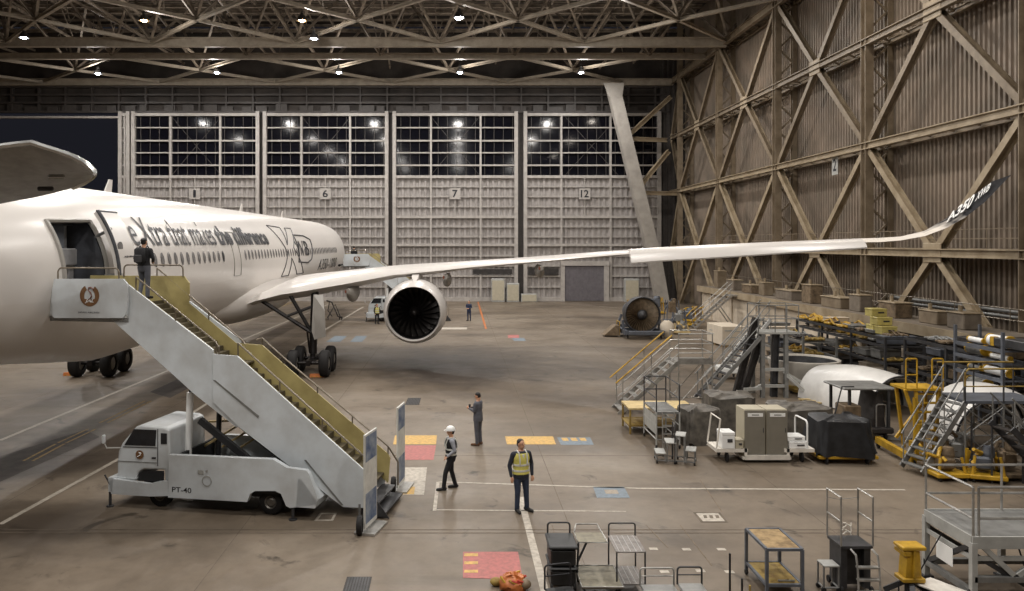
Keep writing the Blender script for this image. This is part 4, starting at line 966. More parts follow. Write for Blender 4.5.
person('man in a yellow reflective safety vest, dark jacket and jeans standing on the floor', G(521,512), math.radians(18),
    [((.27,.03,1.13),(.25,-.05,.88)),((-.27,.03,1.13),(-.25,-.04,.88))], [((.12,-.01,.5),(.16,.04,.09),(.22,-.1,.03)),((-.09,-.02,.5),(-.09,.02,.09),(-.09,-.14,.03))],
    dict(legs='jeans',top='navy',vest='hivis',collar='white_cloth',hem=.84), h=1.80, head_yaw=math.radians(22))
person('man in a white hard hat, black vest and black trousers, side on', G(451,489), math.radians(-78),
    [((.24,.05,1.15),(.19,-.14,.98)),((-.24,.06,1.13),(-.22,-.08,.92))], [((.10,-.17,.50),(.10,-.22,.09),(.10,-.38,.035)),((-.10,.03,.50),(-.10,.14,.09),(-.10,.0,.03))],
    dict(legs='black_cloth',top='shirt_grey',vest='black_cloth',helmet=True,top_name='shirt'), h=1.66)
person('man in a grey suit looking down at his hands, seen from behind', G(478,445), math.radians(-118),
    [((.22,-.02,1.16),(.08,-.28,1.22)),((-.22,-.02,1.16),(-.08,-.28,1.22))], [st,sr],
    dict(legs='suit',top='suit',shoe='shoe_brown',hem=.80), h=1.72, head_pitch=math.radians(22))
MB().bevbox(G(478,445)+V(-.27,.12,1.24),(.07,.012,.14),.004).build('mobile_phone','print_black').rotation_euler = (0,0,0)
tag(bpy.data.objects['mobile_phone'],'small dark phone held by the man in the grey suit','phone')
person('distant man in a dark blue coverall standing on the open floor past the engine', G(469,321), math.radians(-30),
    [((.25,.0,1.16),(.10,-.20,1.1)),((-.25,0,1.16),(-.10,-.20,1.1))], [st,sr], dict(legs='coverall',top='coverall'), h=1.74, vox=.018)
person('distant worker in a yellow-green safety vest beside the far stair truck', G(377,324), math.radians(25),
    [((.25,.0,1.14),(.2,-.1,.9)),((-.25,0,1.14),(-.2,-.1,.9))], [st,sr], dict(legs='black_cloth',top='black_cloth',vest='hivis'), h=1.66, vox=.018)
def stair_world(px,py,yl): p = S(px,py,yl); c,s_ = math.cos(SA),math.sin(SA); return SO+V(p.x*c-p.y*s_, p.x*s_+p.y*c, p.z)
pm = stair_world(144,299,1.3)
person('man in a black jacket and grey jeans climbing the stairs with a backpack', pm, math.radians(172),
    [((.26,.0,1.17),(.16,-.18,1.08)),((-.26,0,1.17),(-.16,-.18,1.08))], [((.11,-.10,.56),(.12,.0,.14),(.13,-.12,.08)),sr], dict(legs='suit',top='black_cloth'), h=1.63)
bpk = thing('backpack','black backpack worn by the man on the stairs','bag',pm,math.radians(172))
m = MB(); m.bevbox((0,.21,1.16),(.29,.17,.44),.06); m.build('bag_body','black_cloth',bpk,smooth=50); MB().bevbox((0,.31,1.08),(.22,.05,.2),.02).build('front_pocket','steel_dark',bpk)
for sx in (-1,1): MB().path([(sx*.1,.13,1.33),(sx*.1,.0,1.41),(sx*.11,-.12,1.3),(sx*.13,-.1,1.1),(sx*.12,.12,1.0)],.018,5).build('bag_strap','black_cloth',bpk)
person('distant person in black on top of the far stairs', V((354-CX)*.0853,.0853*F,z_pf), math.radians(170),
    [((.25,.0,1.14),(.2,-.1,.95)),((-.25,0,1.14),(-.2,-.1,.95))], [st,sr], dict(legs='black_cloth',top='black_cloth'), h=1.66, vox=.018)
# ================================================================ equipment on the right of the floor
def kg(py): return H/(py-CY)
def rails(mb, pts, z0, z1, mids=(.5,), r=.022, closed=False, posts=True):
    P = [Vector(p) for p in pts]; Q = P+[P[0]] if closed else P
    for z in [z1]+[z0+(z1-z0)*m for m in mids]: mb.path([V(p.x,p.y,z) for p in Q], r, 6)
    if posts:
        for p in P: mb.tube(V(p.x,p.y,z0),V(p.x,p.y,z1),r,6)
    return mb
def caster(t, pos, r=.07, m='tyre'):
    p = Vector(pos); MB().lathe([(.01,-.02),(r*.9,-.022),(r,-.012),(r,.012),(r*.9,.022),(.01,.02)],p+V(0,0,r),'X',14).build('caster',m,t,smooth=40)
def stair_flight(t, a, b, w, n, mt='alu', tread='alu', hr=None, hm='alu', nm=('stringer','tread','handrail'), posts=3):
    a, b = Vector(a), Vector(b); d = b-a; h = V(d.x,d.y,0).normalized(); s = V(-h.y,h.x,0)*w
    for o_ in (V(0,0,0), s): MB().bar(a+o_,b+o_,.05,.16).build(nm[0],mt,t)
    for i in range(n):
        p = a+d*((i+.5)/n); MB().prism([p-h*.11,p+h*.11,p+h*.11+s,p-h*.11+s],(0,0,.035)).build(nm[1],tread,t)
    if hr:
        for o_, mm in zip((V(0,0,0), s), hm if isinstance(hm,tuple) else (hm,hm)):
            m = MB(); m.path([a+o_+V(0,0,hr),b+o_+V(0,0,hr)],.022,6); m.path([a+o_+V(0,0,hr*.55),b+o_+V(0,0,hr*.55)],.018,6)
            for i in range(posts): p = a+o_+d*((i+.1)/(posts-.8)); m.tube(p,p+V(0,0,hr),.02,6)
            m.build(nm[2],mm,t)
def tarp_lump(name, label, c, L, W, hgt, mt, seed, rz=0, base=True, taper=.86, z0=.16):
    t = thing(name, label, 'covered equipment', c, rz); rnd = random.Random(seed); secs = []; n = 48
    ph = [rnd.uniform(0,6.28) for _ in range(6)]
    for i in range(9):
        u = i/8; z = z0+(hgt-z0)*(u if u < .9 else 1-.0); sc = 1-(1-taper)*u; 
        if i == 8: sc *= .82; z = hgt
        elif i == 7: z = hgt*.965
        row = []
        for j in range(n):
            a = 2*PI*j/n; cx = math.copysign(abs(math.cos(a))**.35,math.cos(a)); sy = math.copysign(abs(math.sin(a))**.35,math.sin(a))
            fold = (math.sin(a*9+ph[0])*.5+math.sin(a*15+ph[1]+u*2)*.5+math.sin(a*5+ph[2]+u*3))*.028*(1.6-u*1.2)
            row.append(V((L/2*sc+fold)*cx,(W/2*sc+fold)*sy,z+(.03*math.sin(a*4+ph[3])+.025*math.sin(a*7+ph[4]))*(1 if i not in (0,) else 2)))
        secs.append(row)
    top = [V(p.x*.5,p.y*.5,p.z+.02+rnd.uniform(-.02,.03)) for p in secs[-1]]; secs.append(top)
    m = MB(); m.loft(secs); m.build('tarpaulin',mt,t,smooth=50)
    if base:
        m = MB(); m.bevbox((0,0,.2),(L*.96,W*.9,.1),.02); m.build('cart_frame','yellow',t)
        for sx in (-.36,.3):
            for sy in (-.42,.42): caster(t,(L*sx,W*sy,0),.11)
    return t
# spare fan engine on its cradle
K = .0695; c = V((643-CX)*K, F*K, 0); ze = H-(315-CY)*K
t = thing('spare_engine','bare jet engine with a large dark fan facing the open floor','aircraft engine',c+V(0,0,ze))
m = MB(); m.lathe([(1.17,0),(1.24,-.02),(1.27,.1),(1.25,.9),(1.0,1.1),(1.12,.9),(1.16,.1)],(0,0,0),'Y',44); m.build('fan_case','steel_dark',t,smooth=40)
m = MB()
for i in range(36):
    a = 2*PI*i/36; g = []
    for j in range(4):
        q = .36+(1.14-.36)*j/3; aa = a+.12*j/3; d = V(math.cos(aa),0,math.sin(aa)); tg = V(-math.sin(aa),0,math.cos(aa)); tw = .5+.45*j/3
        wv = tg*math.sin(tw)*.085*(1+.3*j/3)+V(0,1,0)*math.cos(tw)*.09; p = d*q+V(0,.2,0); g.append([p+wv,p+V(0,.008,0),p-wv,p-V(0,.008,0)])
    m.loft(g)
m.build('fan_blades','junk_brown',t,smooth=30)
m = MB(); m.lathe([(.01,-.1),(.14,-.06),(.3,.1),(.36,.25),(.36,.4)],(0,0,0),'Y',28); m.build('spinner','steel_dark',t,smooth=50)
m = MB(); m.lathe([(1.14,.45),(.01,.45)],(0,0,0),'Y',32); m.build('fan_back','fan_black',t)
m = MB(); m.lathe([(1.0,1.1),(.7,1.5),(.62,2.6),(.75,2.8),(.7,3.6),(.5,4.2),(.02,4.3)],(0,0,0),'Y',28)
m.build('engine_core','blue_steel',t,smooth=40); m = MB()
for i in range(14):
    a = i*.46; r_ = .72; m.path([V(r_*math.cos(a),1.3,r_*math.sin(a)),V((r_+.1)*math.cos(a+.2),2.0,(r_+.1)*math.sin(a+.2)),V(r_*math.cos(a+.1),3.2,r_*math.sin(a+.1))],.03+.02*(i%3),6)
m.build('engine_piping','steel_grey',t)
t = thing('engine_cradle','low blue-grey wheeled cradle carrying the bare jet engine','engine stand',c)
m = MB()
for sx in (-1,1): m.bar((sx*1.25,-.6,.42),(sx*1.25,4.2,.42),.22,.3); m.bar((sx*1.25,.5,.5),(sx*1.3,.5,1.2),.16,.16); m.bar((sx*1.25,2.8,.5),(sx*.9,2.8,1.4),.16,.16)
for y in (-.6,1.6,4.2): m.bar((-1.3,y,.42),(1.3,y,.42),.22,.22)
m.bevbox((0,-.75,.42),(2.3,.18,.3),.04); m.build('cradle_frame','blue_steel',t)
for sx in (-1,1):
    for y in (-.4,4.0): caster(t,(sx*1.15,y,0),.2)
p = V(10.75,55.3,0); t = thing('wheel_ramp','small brown wedge trolley beside the engine cradle','trolley',p)
m = MB(); m.prism([V(-.5,-.5,.1),V(.6,-.5,.1),V(.6,-.5,.8),V(.35,-.5,.82)],(0,1.1,0)); m.build('wedge_body','junk_brown',t); m = MB(); m.tube((.62,-.4,.1),(.62,-.4,1.05),.03); m.tube((.62,.5,.1),(.62,.5,1.05),.03); m.tube((.62,-.4,1.05),(.62,.5,1.05),.03); m.build('handle','yellow',t)
for sx in (-.35,.45):
    for sy in (-.35,.45): caster(t,(sx,sy,0),.08)
# heaps of yellow and blue tooling behind the spare engine, each its own piece
def tool_unit(name, label, p, w, d, h, mt, seed, cat='tooling'):
    rnd = random.Random(seed); t = thing(name, label, cat, p, rnd.uniform(-.4,.4)); m = MB(); m.bevbox((0,0,.16),(w,d,.12),.02); m.build('base_frame',mt,t)
    m = MB()
    for sx in (-.42,.42):
        for sy in (-.4,.4): m.tube((w*sx,d*sy,.2),(w*sx*.8,d*sy*.8,h*.8),.04,6)
    for i in range(5):
        a = V(rnd.uniform(-.45,.45)*w,rnd.uniform(-.4,.4)*d,rnd.uniform(.3,.9)*h); b = V(rnd.uniform(-.45,.45)*w,rnd.uniform(-.4,.4)*d,rnd.uniform(.4,1.)*h); m.path([a,a.lerp(b,.5)+V(0,0,.1),b],.05,6)
    m.build('tube_frame',mt,t); m = MB(); m.bevbox((rnd.uniform(-.1,.1)*w,0,h*.55),(w*.45,d*.5,h*.4),.05); m.lathe([(.01,0),(w*.16,0),(w*.18,.1),(w*.14,.3),(.01,.32)],(w*.1,0,h*.72),'Z',14); m.build('unit_body',['junk_brown','steel_grey','blue_steel'][seed%3],t)
    for sx in (-.4,.4):
        for sy in (-.4,.4): caster(t,(w*sx,d*sy,0),.07)
    return t
for i,(px,py,w_,d_,h_,mt,lb) in enumerate([(634,317,1.6,1.2,1.5,'yellow','yellow tubular dolly left of the bare engine'),(655,314,1.8,1.2,1.9,'yellow','yellow tubular dolly right behind the bare engine'),
    (672,322,1.3,1.2,2.3,'blue_steel','tall blue-grey ground unit just right of the bare engine'),(679,328,1.3,1.0,1.5,'blue_steel','blue hydraulic unit among the yellow tooling'),
    (688,326,1.6,1.2,1.6,'yellow','bright yellow tooling frame in front of the storage block'),(694,322,1.5,1.2,1.4,'yellow','yellow tooling frame half hidden behind another'),
    (681,334,1.2,.9,.9,'pallet','pale wooden tooling stand near the white bag')]):
    tool_unit('tooling_dolly' if mt != 'pallet' else 'tooling_stand', lb, G(px,py), w_, d_, h_, mt, 10+i)
p = G(667,338); t = thing('white_bag','crumpled white cover bag sitting right of the engine cradle','bag',p); rnd = random.Random(4)
m = MB(); v, f = _sph(V(0,0,.62),.62,18,12,(.8,.7,1.0)); v = [q+V(rnd.uniform(-.05,.05),rnd.uniform(-.05,.05),rnd.uniform(-.05,.05)) for q in v]; v = [V(q.x,q.y,max(0,q.z)) for q in v]; m.add(v,f); m.build('bag_cover','crate_white',t,smooth=60)
# storage block along the right wall
XB = 21.8; YB0, YB1 = 32., 70.
t = thing('storage_block','long low beige block along the right wall with a walkway on top','storage block',(XB,0,0))
m = MB(); m.bb(0,.25,YB0+10,YB1,0,2.55); m.bb(0,2.3,YB1-.25,YB1,0,2.55)
for y in (34,38,42.2,47,52,57,62,67): m.bb(-.12,.0,y-.15,y+.15,0,2.55)
m.build('block_wall','block_wall',t); m = MB(); m.bb(-.25,2.4,YB0,YB1+.1,2.55,2.75); m.build('block_deck','block_top',t)
m = MB(); m.bb(-.36,-.27,YB0,YB1,2.3,2.78); m.build('deck_beam','wall_steel_light',t)
m = MB(); m.bb(.9,1.1,YB0,YB0+10,0,2.55); m.build('recess_panel','junk_dark',t)
m = MB(); 
for y in (YB0+.2,34,36,38,40,42): m.bb(-.1,.1,y-.1,y+.1,0,2.4)
m.build('block_post','wall_steel',t)
m = MB(); rails(m,[(2.2,YB0+i*1.9,2.75) for i in range(21)],2.75,3.75); m.build('deck_handrail','rail',t)
for i,(y,w_,h_,l_) in enumerate([(35,.8,.7,1.2),(37.2,.6,.6,1.5),(40.5,.9,.75,1.6),(44.,.7,.9,1.2),(46.5,1.,.6,2.4),(50.,.8,1.15,1.3),(53.4,.9,.6,2.6),(57.5,.7,.9,1.0),(60.2,.9,.6,2.0),(64,.8,.8,1.6),(67.5,.8,1.4,1.0)]):
    u = thing('duct_unit','brown-grey duct unit standing on the beige storage block','machine',(XB+.9,y,2.75),0,'duct units along the top of the storage block')
    MB().bevbox((0,0,h_/2),(w_,l_,h_),.04).build('unit_casing',['block_top','wall_steel','junk_brown'][i%3],u); m = MB(); m.bevbox((0,0,h_+.03),(w_*1.1,l_*1.04,.06),.02); m.tube((0,l_*.2,h_),(0,l_*.2,h_+.35),.09,10); m.build('unit_lid','wall_steel_light',u)
m = MB(); 
for z in (3.2,3.45): m.path([(XW-.45,28,z),(XW-.45,46,z)],.08,8)
m.path([(XW-.45,28,3.2),(XW-.6,27.6,3.1),(XW-.6,27.5,.0)],.08,8); tag(m.build('wall_pipes','steel_grey',None,smooth=50),'pair of grey pipes running low along the right wall','pipe')
# aluminium access stair up to the block
t = thing('access_stair','aluminium stair climbing to the beige storage block deck','stairs',(18.2,60,0))
stair_flight(t,(0,0,0),(2.9,0,2.6),1.0,12,hr=.95); m = MB(); m.bb(2.9,3.5,-.1,1.1,2.5,2.6); m.build('top_landing','alu',t)
for y in (0,1.): MB().bar((3.2,y,0),(2.0,y,1.7),.06).build('stair_prop','steel_grey',t)
t = thing('shipping_crate','large off-white wooden crate standing on the floor past the yellow-railed stair','crate',(16.7,49.3,0),math.radians(3))
m = MB(); m.bevbox((.75,1.3,.72),(1.5,2.6,1.2),.02); m.build('crate_body','crate_white',t); m = MB()
for y in (.1,1.3,2.5): m.bb(0,1.5,y-.06,y+.06,0,.12)
m.build('crate_skid','wood',t); m = MB(); m.box((.4,-.008,1.05),(.5,.01,.08)); m.box((1.0,-.008,1.0),(.6,.01,.06)); m.box((.75,-.008,.62),(.9,.01,.05)); m.box((-.006,1.9,.9),(.01,.5,.07)); m.box((-.006,1.7,.7),(.01,.7,.05)); m.build('crate_stencil','grey_light',t)
# yellow-railed aluminium stair
t = thing('mobile_stair','aluminium mobile stair with yellow handrails, its foot on the open floor','stairs',(6.2,30.05,0))
stair_flight(t,(0,0,0),(2.3,0,2.0),1.2,8); m = MB()
for y in (0,1.2): m = MB(); m.path([(-.12,y,1.2),(2.05,y,3.05)],.03,6); m.build('handrail','yellow',t); m = MB(); m.path([(.1,y,.75),(2.3,y,2.7)],.018,6); m.path([(.2,y,.45),(2.3,y,2.35)],.018,6); m.tube((.15,y,.15),(.15,y,1.4),.02,6); m.tube((1.25,y,1.1),(1.25,y,2.35),.02,6); m.build('mid_rail','alu',t)
D = [V(2.3,0,2.0),V(3.6,0,2.0),V(3.6,1.25,2.0),V(2.3,1.25,2.0)]
m = MB(); m.bb(2.28,3.64,-.03,1.28,1.93,2.02); m.build('deck','alu',t); m = MB(); rails(m,[D[0],D[1],D[2],D[3]],2.0,3.1,(.33,.66)); m.build('guard_rail','alu',t)
m = MB(); m.bb(2.3,3.6,-.04,-.02,2.02,2.16); m.build('toe_board','alu',t)
for p in D: MB().tube(p,V(p.x,p.y,.14),.03).build('leg','alu',t); caster(t,(p.x,p.y,0))
m = MB()
for a,b in ((D[0],D[1]),(D[1],D[2]),(D[3],D[2])): m.tube(V(a.x,a.y,.4),V(b.x,b.y,1.85),.015,5); m.tube(V(a.x,a.y,.4),V(b.x,b.y,.4),.02,5)
m.build('leg_brace','alu',t)
# grey steel work stand
t = thing('work_stand','grey steel work stand with guard rails and a front ladder','work platform',(6.36,25.0,0)); W_, L_, Z_ = .74, 1.65, 1.18
m = MB(); m.bb(0,W_,0,L_,Z_-.06,Z_)
for i in range(8): m.bb(0,W_,L_*i/8,L_*i/8+.03,Z_,Z_+.012)
m.build('deck','steel_grey',t); m = MB()
for x in (0,W_):
    for y in (0,L_): m.tube((x,y,.1),(x,y,Z_),.028)
for z in (.3,.75):
    for x in (0,W_): m.tube((x,0,z),(x,L_,z),.02)
    m.tube((0,L_,z),(W_,L_,z),.02); m.tube((0,0,.3),(W_,0,.3),.02)
m.build('leg_frame','grey_light',t); m = MB(); m.bb(-.012,.0,.06,L_-.1,.45,Z_-.15); m.build('side_panel','grey_light',t)
m = MB(); rails(m,[(0,0,0),(0,L_,0),(W_,L_,0),(W_,0,0)],Z_,2.05); m.build('guard_rail','steel_dark',t); m = MB()
for x in (.18,.56): m.tube((x,-.12,.0),(x,-.02,Z_),.02)
for i in range(4): m.bb(.18,.56,-.16+.02*i,-.02+.02*i,.22+.26*i,.25+.26*i)
m.build('ladder','alu',t)
for x in (0,W_):
    for y in (0,L_): caster(t,(x,y,0))
t = thing('wooden_bench','low workbench with a pale wooden top behind the grey work stand','workbench',(5.9,26.9,0))
m = MB(); m.bb(0,2.3,0,1.3,.84,.9); m.build('bench_top','pallet',t); m = MB()
for x in (.05,2.25):
    for y in (.05,1.25): m.bar((x,y,0),(x,y,.84),.06)
for y in (.05,1.25): m.bar((.05,y,.3),(2.25,y,.3),.05)
m.bb(0,2.3,0,1.3,.27,.31); m.build('bench_frame','wood_yellow',t)
# step stools
def step_stool(name, label, p, w, hs, rz=0, hoop=False):
    t = thing(name,label,'step stool',p,rz); n = len(hs)
    for i,hh in enumerate(hs):
        MB().bevbox((i*.3,.0,hh),(.3,w,.035),.01).build('step','grey_light',t)
        m = MB()
        for sy in (-1,1): m.tube((i*.3-.12,sy*w*.47,hh),(i*.3-.12,sy*w*.47,.05),.018,6); m.tube((i*.3+.12,sy*w*.47,hh),(i*.3+.12,sy*w*.47,.05),.018,6); m.tube((-.14,sy*w*.47,.09),(.3*n-.18,sy*w*.47,.09),.018,6)
        m.tube((i*.3,-w*.47,hh-.02),(i*.3,w*.47,hh-.02),.018,6); m.tube((i*.3-.12,-w*.47,.09),(i*.3-.12,w*.47,.09),.018,6)
        m.build('leg_frame','steel_grey',t)
    if hoop: MB().arch(V(.3*n-.2,-w*.47,.1),V(.3*n-.2,w*.47,.1),1.15,.08,.018).build('hand_hoop','steel_dark',t)
    for sx in (-.12,.3*n-.2):
        for sy in (-1,1): caster(t,(sx,sy*w*.47,0),.05)
step_stool('step_stool','grey two-step stool with a dark hand hoop in front of the work stand',G(660,461),.6,(.3,.62),math.radians(-8),True)
step_stool('step_stool','taller grey step stool beside the trolley of cabinets',G(691,463),.55,(.42,.84),math.radians(160))
tarp_lump('covered_equipment','low equipment under a dark sheet behind the step stools',V(8.0,26.0,0),1.5,1.3,1.15,'tarp',3,.2,False,.72,0)
tarp_lump('covered_equipment','equipment under a grey sheet directly behind the grey cabinets',V(9.45,27.2,0),1.7,1.4,1.35,'tarp',5,-.1,False,.9,0)
# trolley with two grey cabinets
t = thing('equipment_trolley','off-white flat trolley carrying two grey cabinets','trolley',(7.75,23.4,0)); 
m = MB(); m.bb(0,.95,0,.95,.32,.42); m.bb(2.05,2.95,0,.95,.32,.42); m.bb(.8,2.25,0,.95,.1,.17)
for y in (0,.9): m.bb(.85,.93,y,y+.06,.12,.42); m.bb(2.12,2.2,y,y+.06,.12,.42); m.bb(0,2.95,y-.02,y+.05,.3,.42) if y else m.bb(.85,2.2,-.04,.02,.1,.24)
m.build('trolley_bed','trolley_white',t); m = MB(); m.arch((2.75,.05,.4),(2.75,.9,.4),1.25,.12,.028); m.build('push_handle','helmet',t,smooth=True)
m = MB(); m.path([(.02,.05,.4),(.14,.05,1.3),(.14,.9,1.3),(.02,.9,.4)],.026,6); m.build('push_handle','trolley_white',t)
for x in (.35,2.6):
    for y in (.1,.85): caster(t,(x,y,0),.16)
def cabinet(x, label):
    u = thing('steel_cabinet',label,'cabinet',(7.75+x,23.48,.17)); MB().bevbox((.32,.36,.71),(.63,.7,1.42),.01).build('cabinet_body','cabinet_side',u)
    d = MB().bevbox((.32,-.012,.7),(.62,.03,1.38),.008).build('cabinet_door','cabinet_grey',u); MB().bevbox((.33,-.03,1.26),(.46,.008,.11),.003).build('door_label','helmet',d); MB().bevbox((.33,-.036,1.26),(.22,.006,.03),.001).build('label_print','steel_grey',d)
    MB().bevbox((.57,-.035,.8),(.02,.02,.14),.004).build('door_handle','steel_dark',d)
cabinet(.86,'left one of two tall grey cabinets on the white trolley'); cabinet(1.53,'right one of two tall grey cabinets on the white trolley')
def case(name,label,p,d,mt,cat='box'):
    u = thing(name,label,cat,p); MB().bevbox((0,0,d[2]*.4),(d[0],d[1],d[2]*.8),.015).build('case_body',mt,u); MB().bevbox((0,0,d[2]*.9),(d[0]*1.03,d[1]*1.03,d[2]*.2),.012).build('case_lid',mt,u); MB().bevbox((d[0]*.1,-d[1]/2-.01,d[2]*.5),(d[0]*.4,.015,d[2]*.2),.004).build('case_panel','steel_dark',u)
case('instrument_case','white instrument case on the left end of the cabinet trolley',V(8.12,23.65,.42),(.38,.5,.5),'helmet')
case('small_box','small cream box wedged between the white case and the cabinets',V(8.46,23.6,.42),(.24,.34,.28),'cabinet_side')
case('flat_case','lower of two flat white cases right of the cabinets',V(10.25,23.7,.42),(.56,.5,.2),'helmet')
case('flat_case','upper of two flat white cases right of the cabinets',V(10.2,23.75,.63),(.54,.48,.14),'helmet')
tarp_lump('covered_equipment','equipment on a yellow cart draped in black sheet, right of the cabinet trolley',V(11.65,23.9,0),1.85,1.5,1.3,'tarp_dark',8,0,True,.8,.24)
tarp_lump('covered_equipment','equipment under a grey-topped sheet behind the black draped cart',V(11.3,25.9,0),1.9,1.6,1.25,'tarp',9,.1,False,.92,0)
# tall grey stand with a small platform
t = thing('tall_work_stand','tall grey steel stand with a small railed platform above the cabinets','work platform',(13.,33.2,0))
m = MB(); m.bb(-.2,1.5,0,1.3,2.72,2.8); m.build('deck','grey_light',t); m = MB(); rails(m,[(-.2,0,0),(-.2,1.3,0),(1.5,1.3,0),(1.5,0,0)],2.8,3.95,(.5,),closed=True); rails(m,[(.5,0,0),(1.,0,0)],2.8,3.95,()); m.build('guard_rail','steel_grey',t)
for x,y in ((0,.1),(1.0,.1),(0,1.2),(1.0,1.2)): MB().ibar((x,y,0),(x,y,2.72),.16,.16,.03,hint=(0,1,0)).build('leg','steel_grey',t)
for a,b in (((-1.,.0,.05),(0,.1,.55)),((1.9,-.6,.05),(1.,.1,1.0)),((0,.1,1.2),(1.,.1,1.2)),((0,.1,.5),(1.,.1,.5)),((.9,.1,1.1),(2.,.1,.45)),((-.9,-.2,.4),(0,.1,.4))): MB().bar(a,b,.12).build('outrigger','grey_light',t)
for a,b in (((-1.1,.3,0),(-.2,.3,3.4)),((-.75,.4,0),(.1,.4,2.7)),((.55,.3,0),(.65,.3,2.7))): MB().ibar(a,b,.22,.26,.04).build('mast','junk_dark' if a[0] < 0 else 'steel_dark',t)
t = thing('work_stair','steel stair with dark treads leading up to the tall grey stand','stairs',(10.3,32.6,0)); stair_flight(t,(0,0,0),(2.55,.5,2.6),.8,11,'steel_grey','steel_dark',1.0,'steel_grey')
t = thing('white_railed_stair','stair with pale slanting side beams right behind the tall stand','stairs',(13.2,37.6,0)); stair_flight(t,(0,0,.6),(2.0,.3,2.9),.9,9,'helmet','steel_grey',.9,'grey_light')
for p_ in ((2.,.3),(2.,1.2),(1.,.2),(1.,1.1)): MB().tube((*p_,0),(*p_,2.9 if p_[0] > 1.5 else 1.7),.03).build('leg','steel_grey',t)
m = MB(); m.bevbox((0,.45,.45),(1.0,1.2,.3),.05); m.build('stair_base','helmet',t)
for x in (-.4,.4): caster(t,(x,.1,0),.12); caster(t,(x,.9,0),.12)
# intake ring on a wooden dolly
ic = V(15.6,35.2,0); t = thing('intake_ring','large off-white tapered intake ring lying on a dolly','aircraft part',ic+V(0,0,.32))
m = MB(); m.lathe([(1.2,.0),(1.42,.6),(1.53,1.0),(1.53,1.06),(1.46,1.09),(1.38,1.04),(1.28,.6),(1.1,.05),(1.2,.0)],(0,0,0),'Z',48); m.build('ring_shell','bowl_white',t,smooth=50); m = MB(); m.lathe([(1.36,1.0),(1.25,.55),(1.08,.08),(.01,.08)],(0,0,0),'Z',40); m.build('ring_lining','steel_dark',t,smooth=50)
t = thing('wooden_dolly','yellowish wooden dolly under the off-white intake ring','dolly',ic)
m = MB(); 
for a in (-.8,0,.8): m.bb(-1.2,1.2,a-.12,a+.12,.2,.32); m.bb(a-.1,a+.1,-1.2,1.2,.08,.2)
m.build('dolly_beam','wood_yellow',t)
for sx in (-1,1):
    for sy in (-1,1): caster(t,(sx*1.0,sy*1.0,0),.06)
# white cowling half shell
def half_shell(name,label,c0,c1,r0,r1,mt,edge,a0=0,a1=PI,bul=.12,z0=.05):
    c0, c1 = Vector(c0), Vector(c1); d = (c1-c0); h = d.normalized(); s = V(h.y,-h.x,0); t = thing(name,label,'aircraft part',c0); secs = []
    n = 22
    for i in range(15):
        u = i/14; r = r0+(r1-r0)*u+bul*math.sin(PI*u); cc = d*u+V(0,0,z0)
        out = [cc+s*r*math.cos(a0+(a1-a0)*j/n)+V(0,0,r*math.sin(a0+(a1-a0)*j/n)) for j in range(n+1)]; q = r-.06
        secs.append(out+[cc+s*q*math.cos(a0+(a1-a0)*j/n)+V(0,0,q*math.sin(a0+(a1-a0)*j/n)) for j in range(n,-1,-1)])
    m = MB(); m.loft(secs); m.build('cowling_shell',mt,t,smooth=50)
    r = r0+.004; m = MB(); m.path([s*r*math.cos(a0+(a1-a0)*j/n)+V(0,0,z0+r*math.sin(a0+(a1-a0)*j/n))-h*.01 for j in range(n+1)],.035,6); m.build('edge_seal',edge,t)
    m = MB(); 
    for u in (.3,.6,.85): r = r0+(r1-r0)*u+bul*math.sin(PI*u)-.09; m.path([d*u+V(0,0,z0)+s*r*math.cos(a0+(a1-a0)*j/n)+V(0,0,r*math.sin(a0+(a1-a0)*j/n)) for j in range(n+1)],.05,5)
    m.build('inner_rib','steel_dark',t); return t
half_shell('cowling','large white cowling shell lying open end to the right','s' and (16.9,29.9,0),(15.7,33.6,0),1.42,1.3,'cowl_white','steel_dark',bul=.2)
half_shell('cowling','white rounded cowling behind the scaffold stair at the right edge',(17.1,24.2,0),(17.6,26.8,0),1.5,1.5,'cowl_white','print_black',z0=.35)
m = thing('wooden_skid','wooden skid poking out in front of the white cowling shell','pallet',G(822,406)); q = MB()
for y in (0,.35,.7): q.bb(-.6,.9,y,y+.16,.1,.14)
q.build('skid_board','pallet',m); q = MB(); q.bb(-.5,-.4,0,.86,0,.1); q.bb(.7,.8,0,.86,0,.1); q.build('skid_runner','wood',m)
# dark cart with a flat canopy
t = thing('canopy_cart','dark equipment cart with a flat grey canopy next to the white cowling','equipment cart',(12.95,25.9,0))
MB().bevbox((.75,.75,1.74),(1.75,1.5,.07),.02).build('canopy','steel_grey',t); m = MB()
for x in (.1,1.4):
    for y in (.1,1.4): MB().bar((x,y,.3),(x,y,1.7),.08).build('canopy_post','steel_dark',t)
m = MB(); MB().bevbox((.75,.75,.35),(1.6,1.5,.2),.04).build('cart_bed','junk_dark',t); MB().bevbox((.15,.3,.95),(.55,.7,.5),.03).build('control_box','junk_brown',t)
m = MB(); m.prism([V(.9,.2,.45),V(1.35,.2,.45),V(1.25,.2,1.55),V(1.1,.2,1.6)],(0,1.1,0)); m.build('drive_unit','junk_dark',t); MB().path([(-.6,-.1,.5),(-.25,-.1,1.85),(.15,-.1,1.85)],.025,6).build('pull_bar','steel_dark',t)
for x in (.2,1.3):
    for y in (.15,1.35): caster(t,(x,y,0),.16)
t = thing('floor_jack','grey wheeled floor jack with a hoop handle right of the canopy cart','jack',G(880,440))
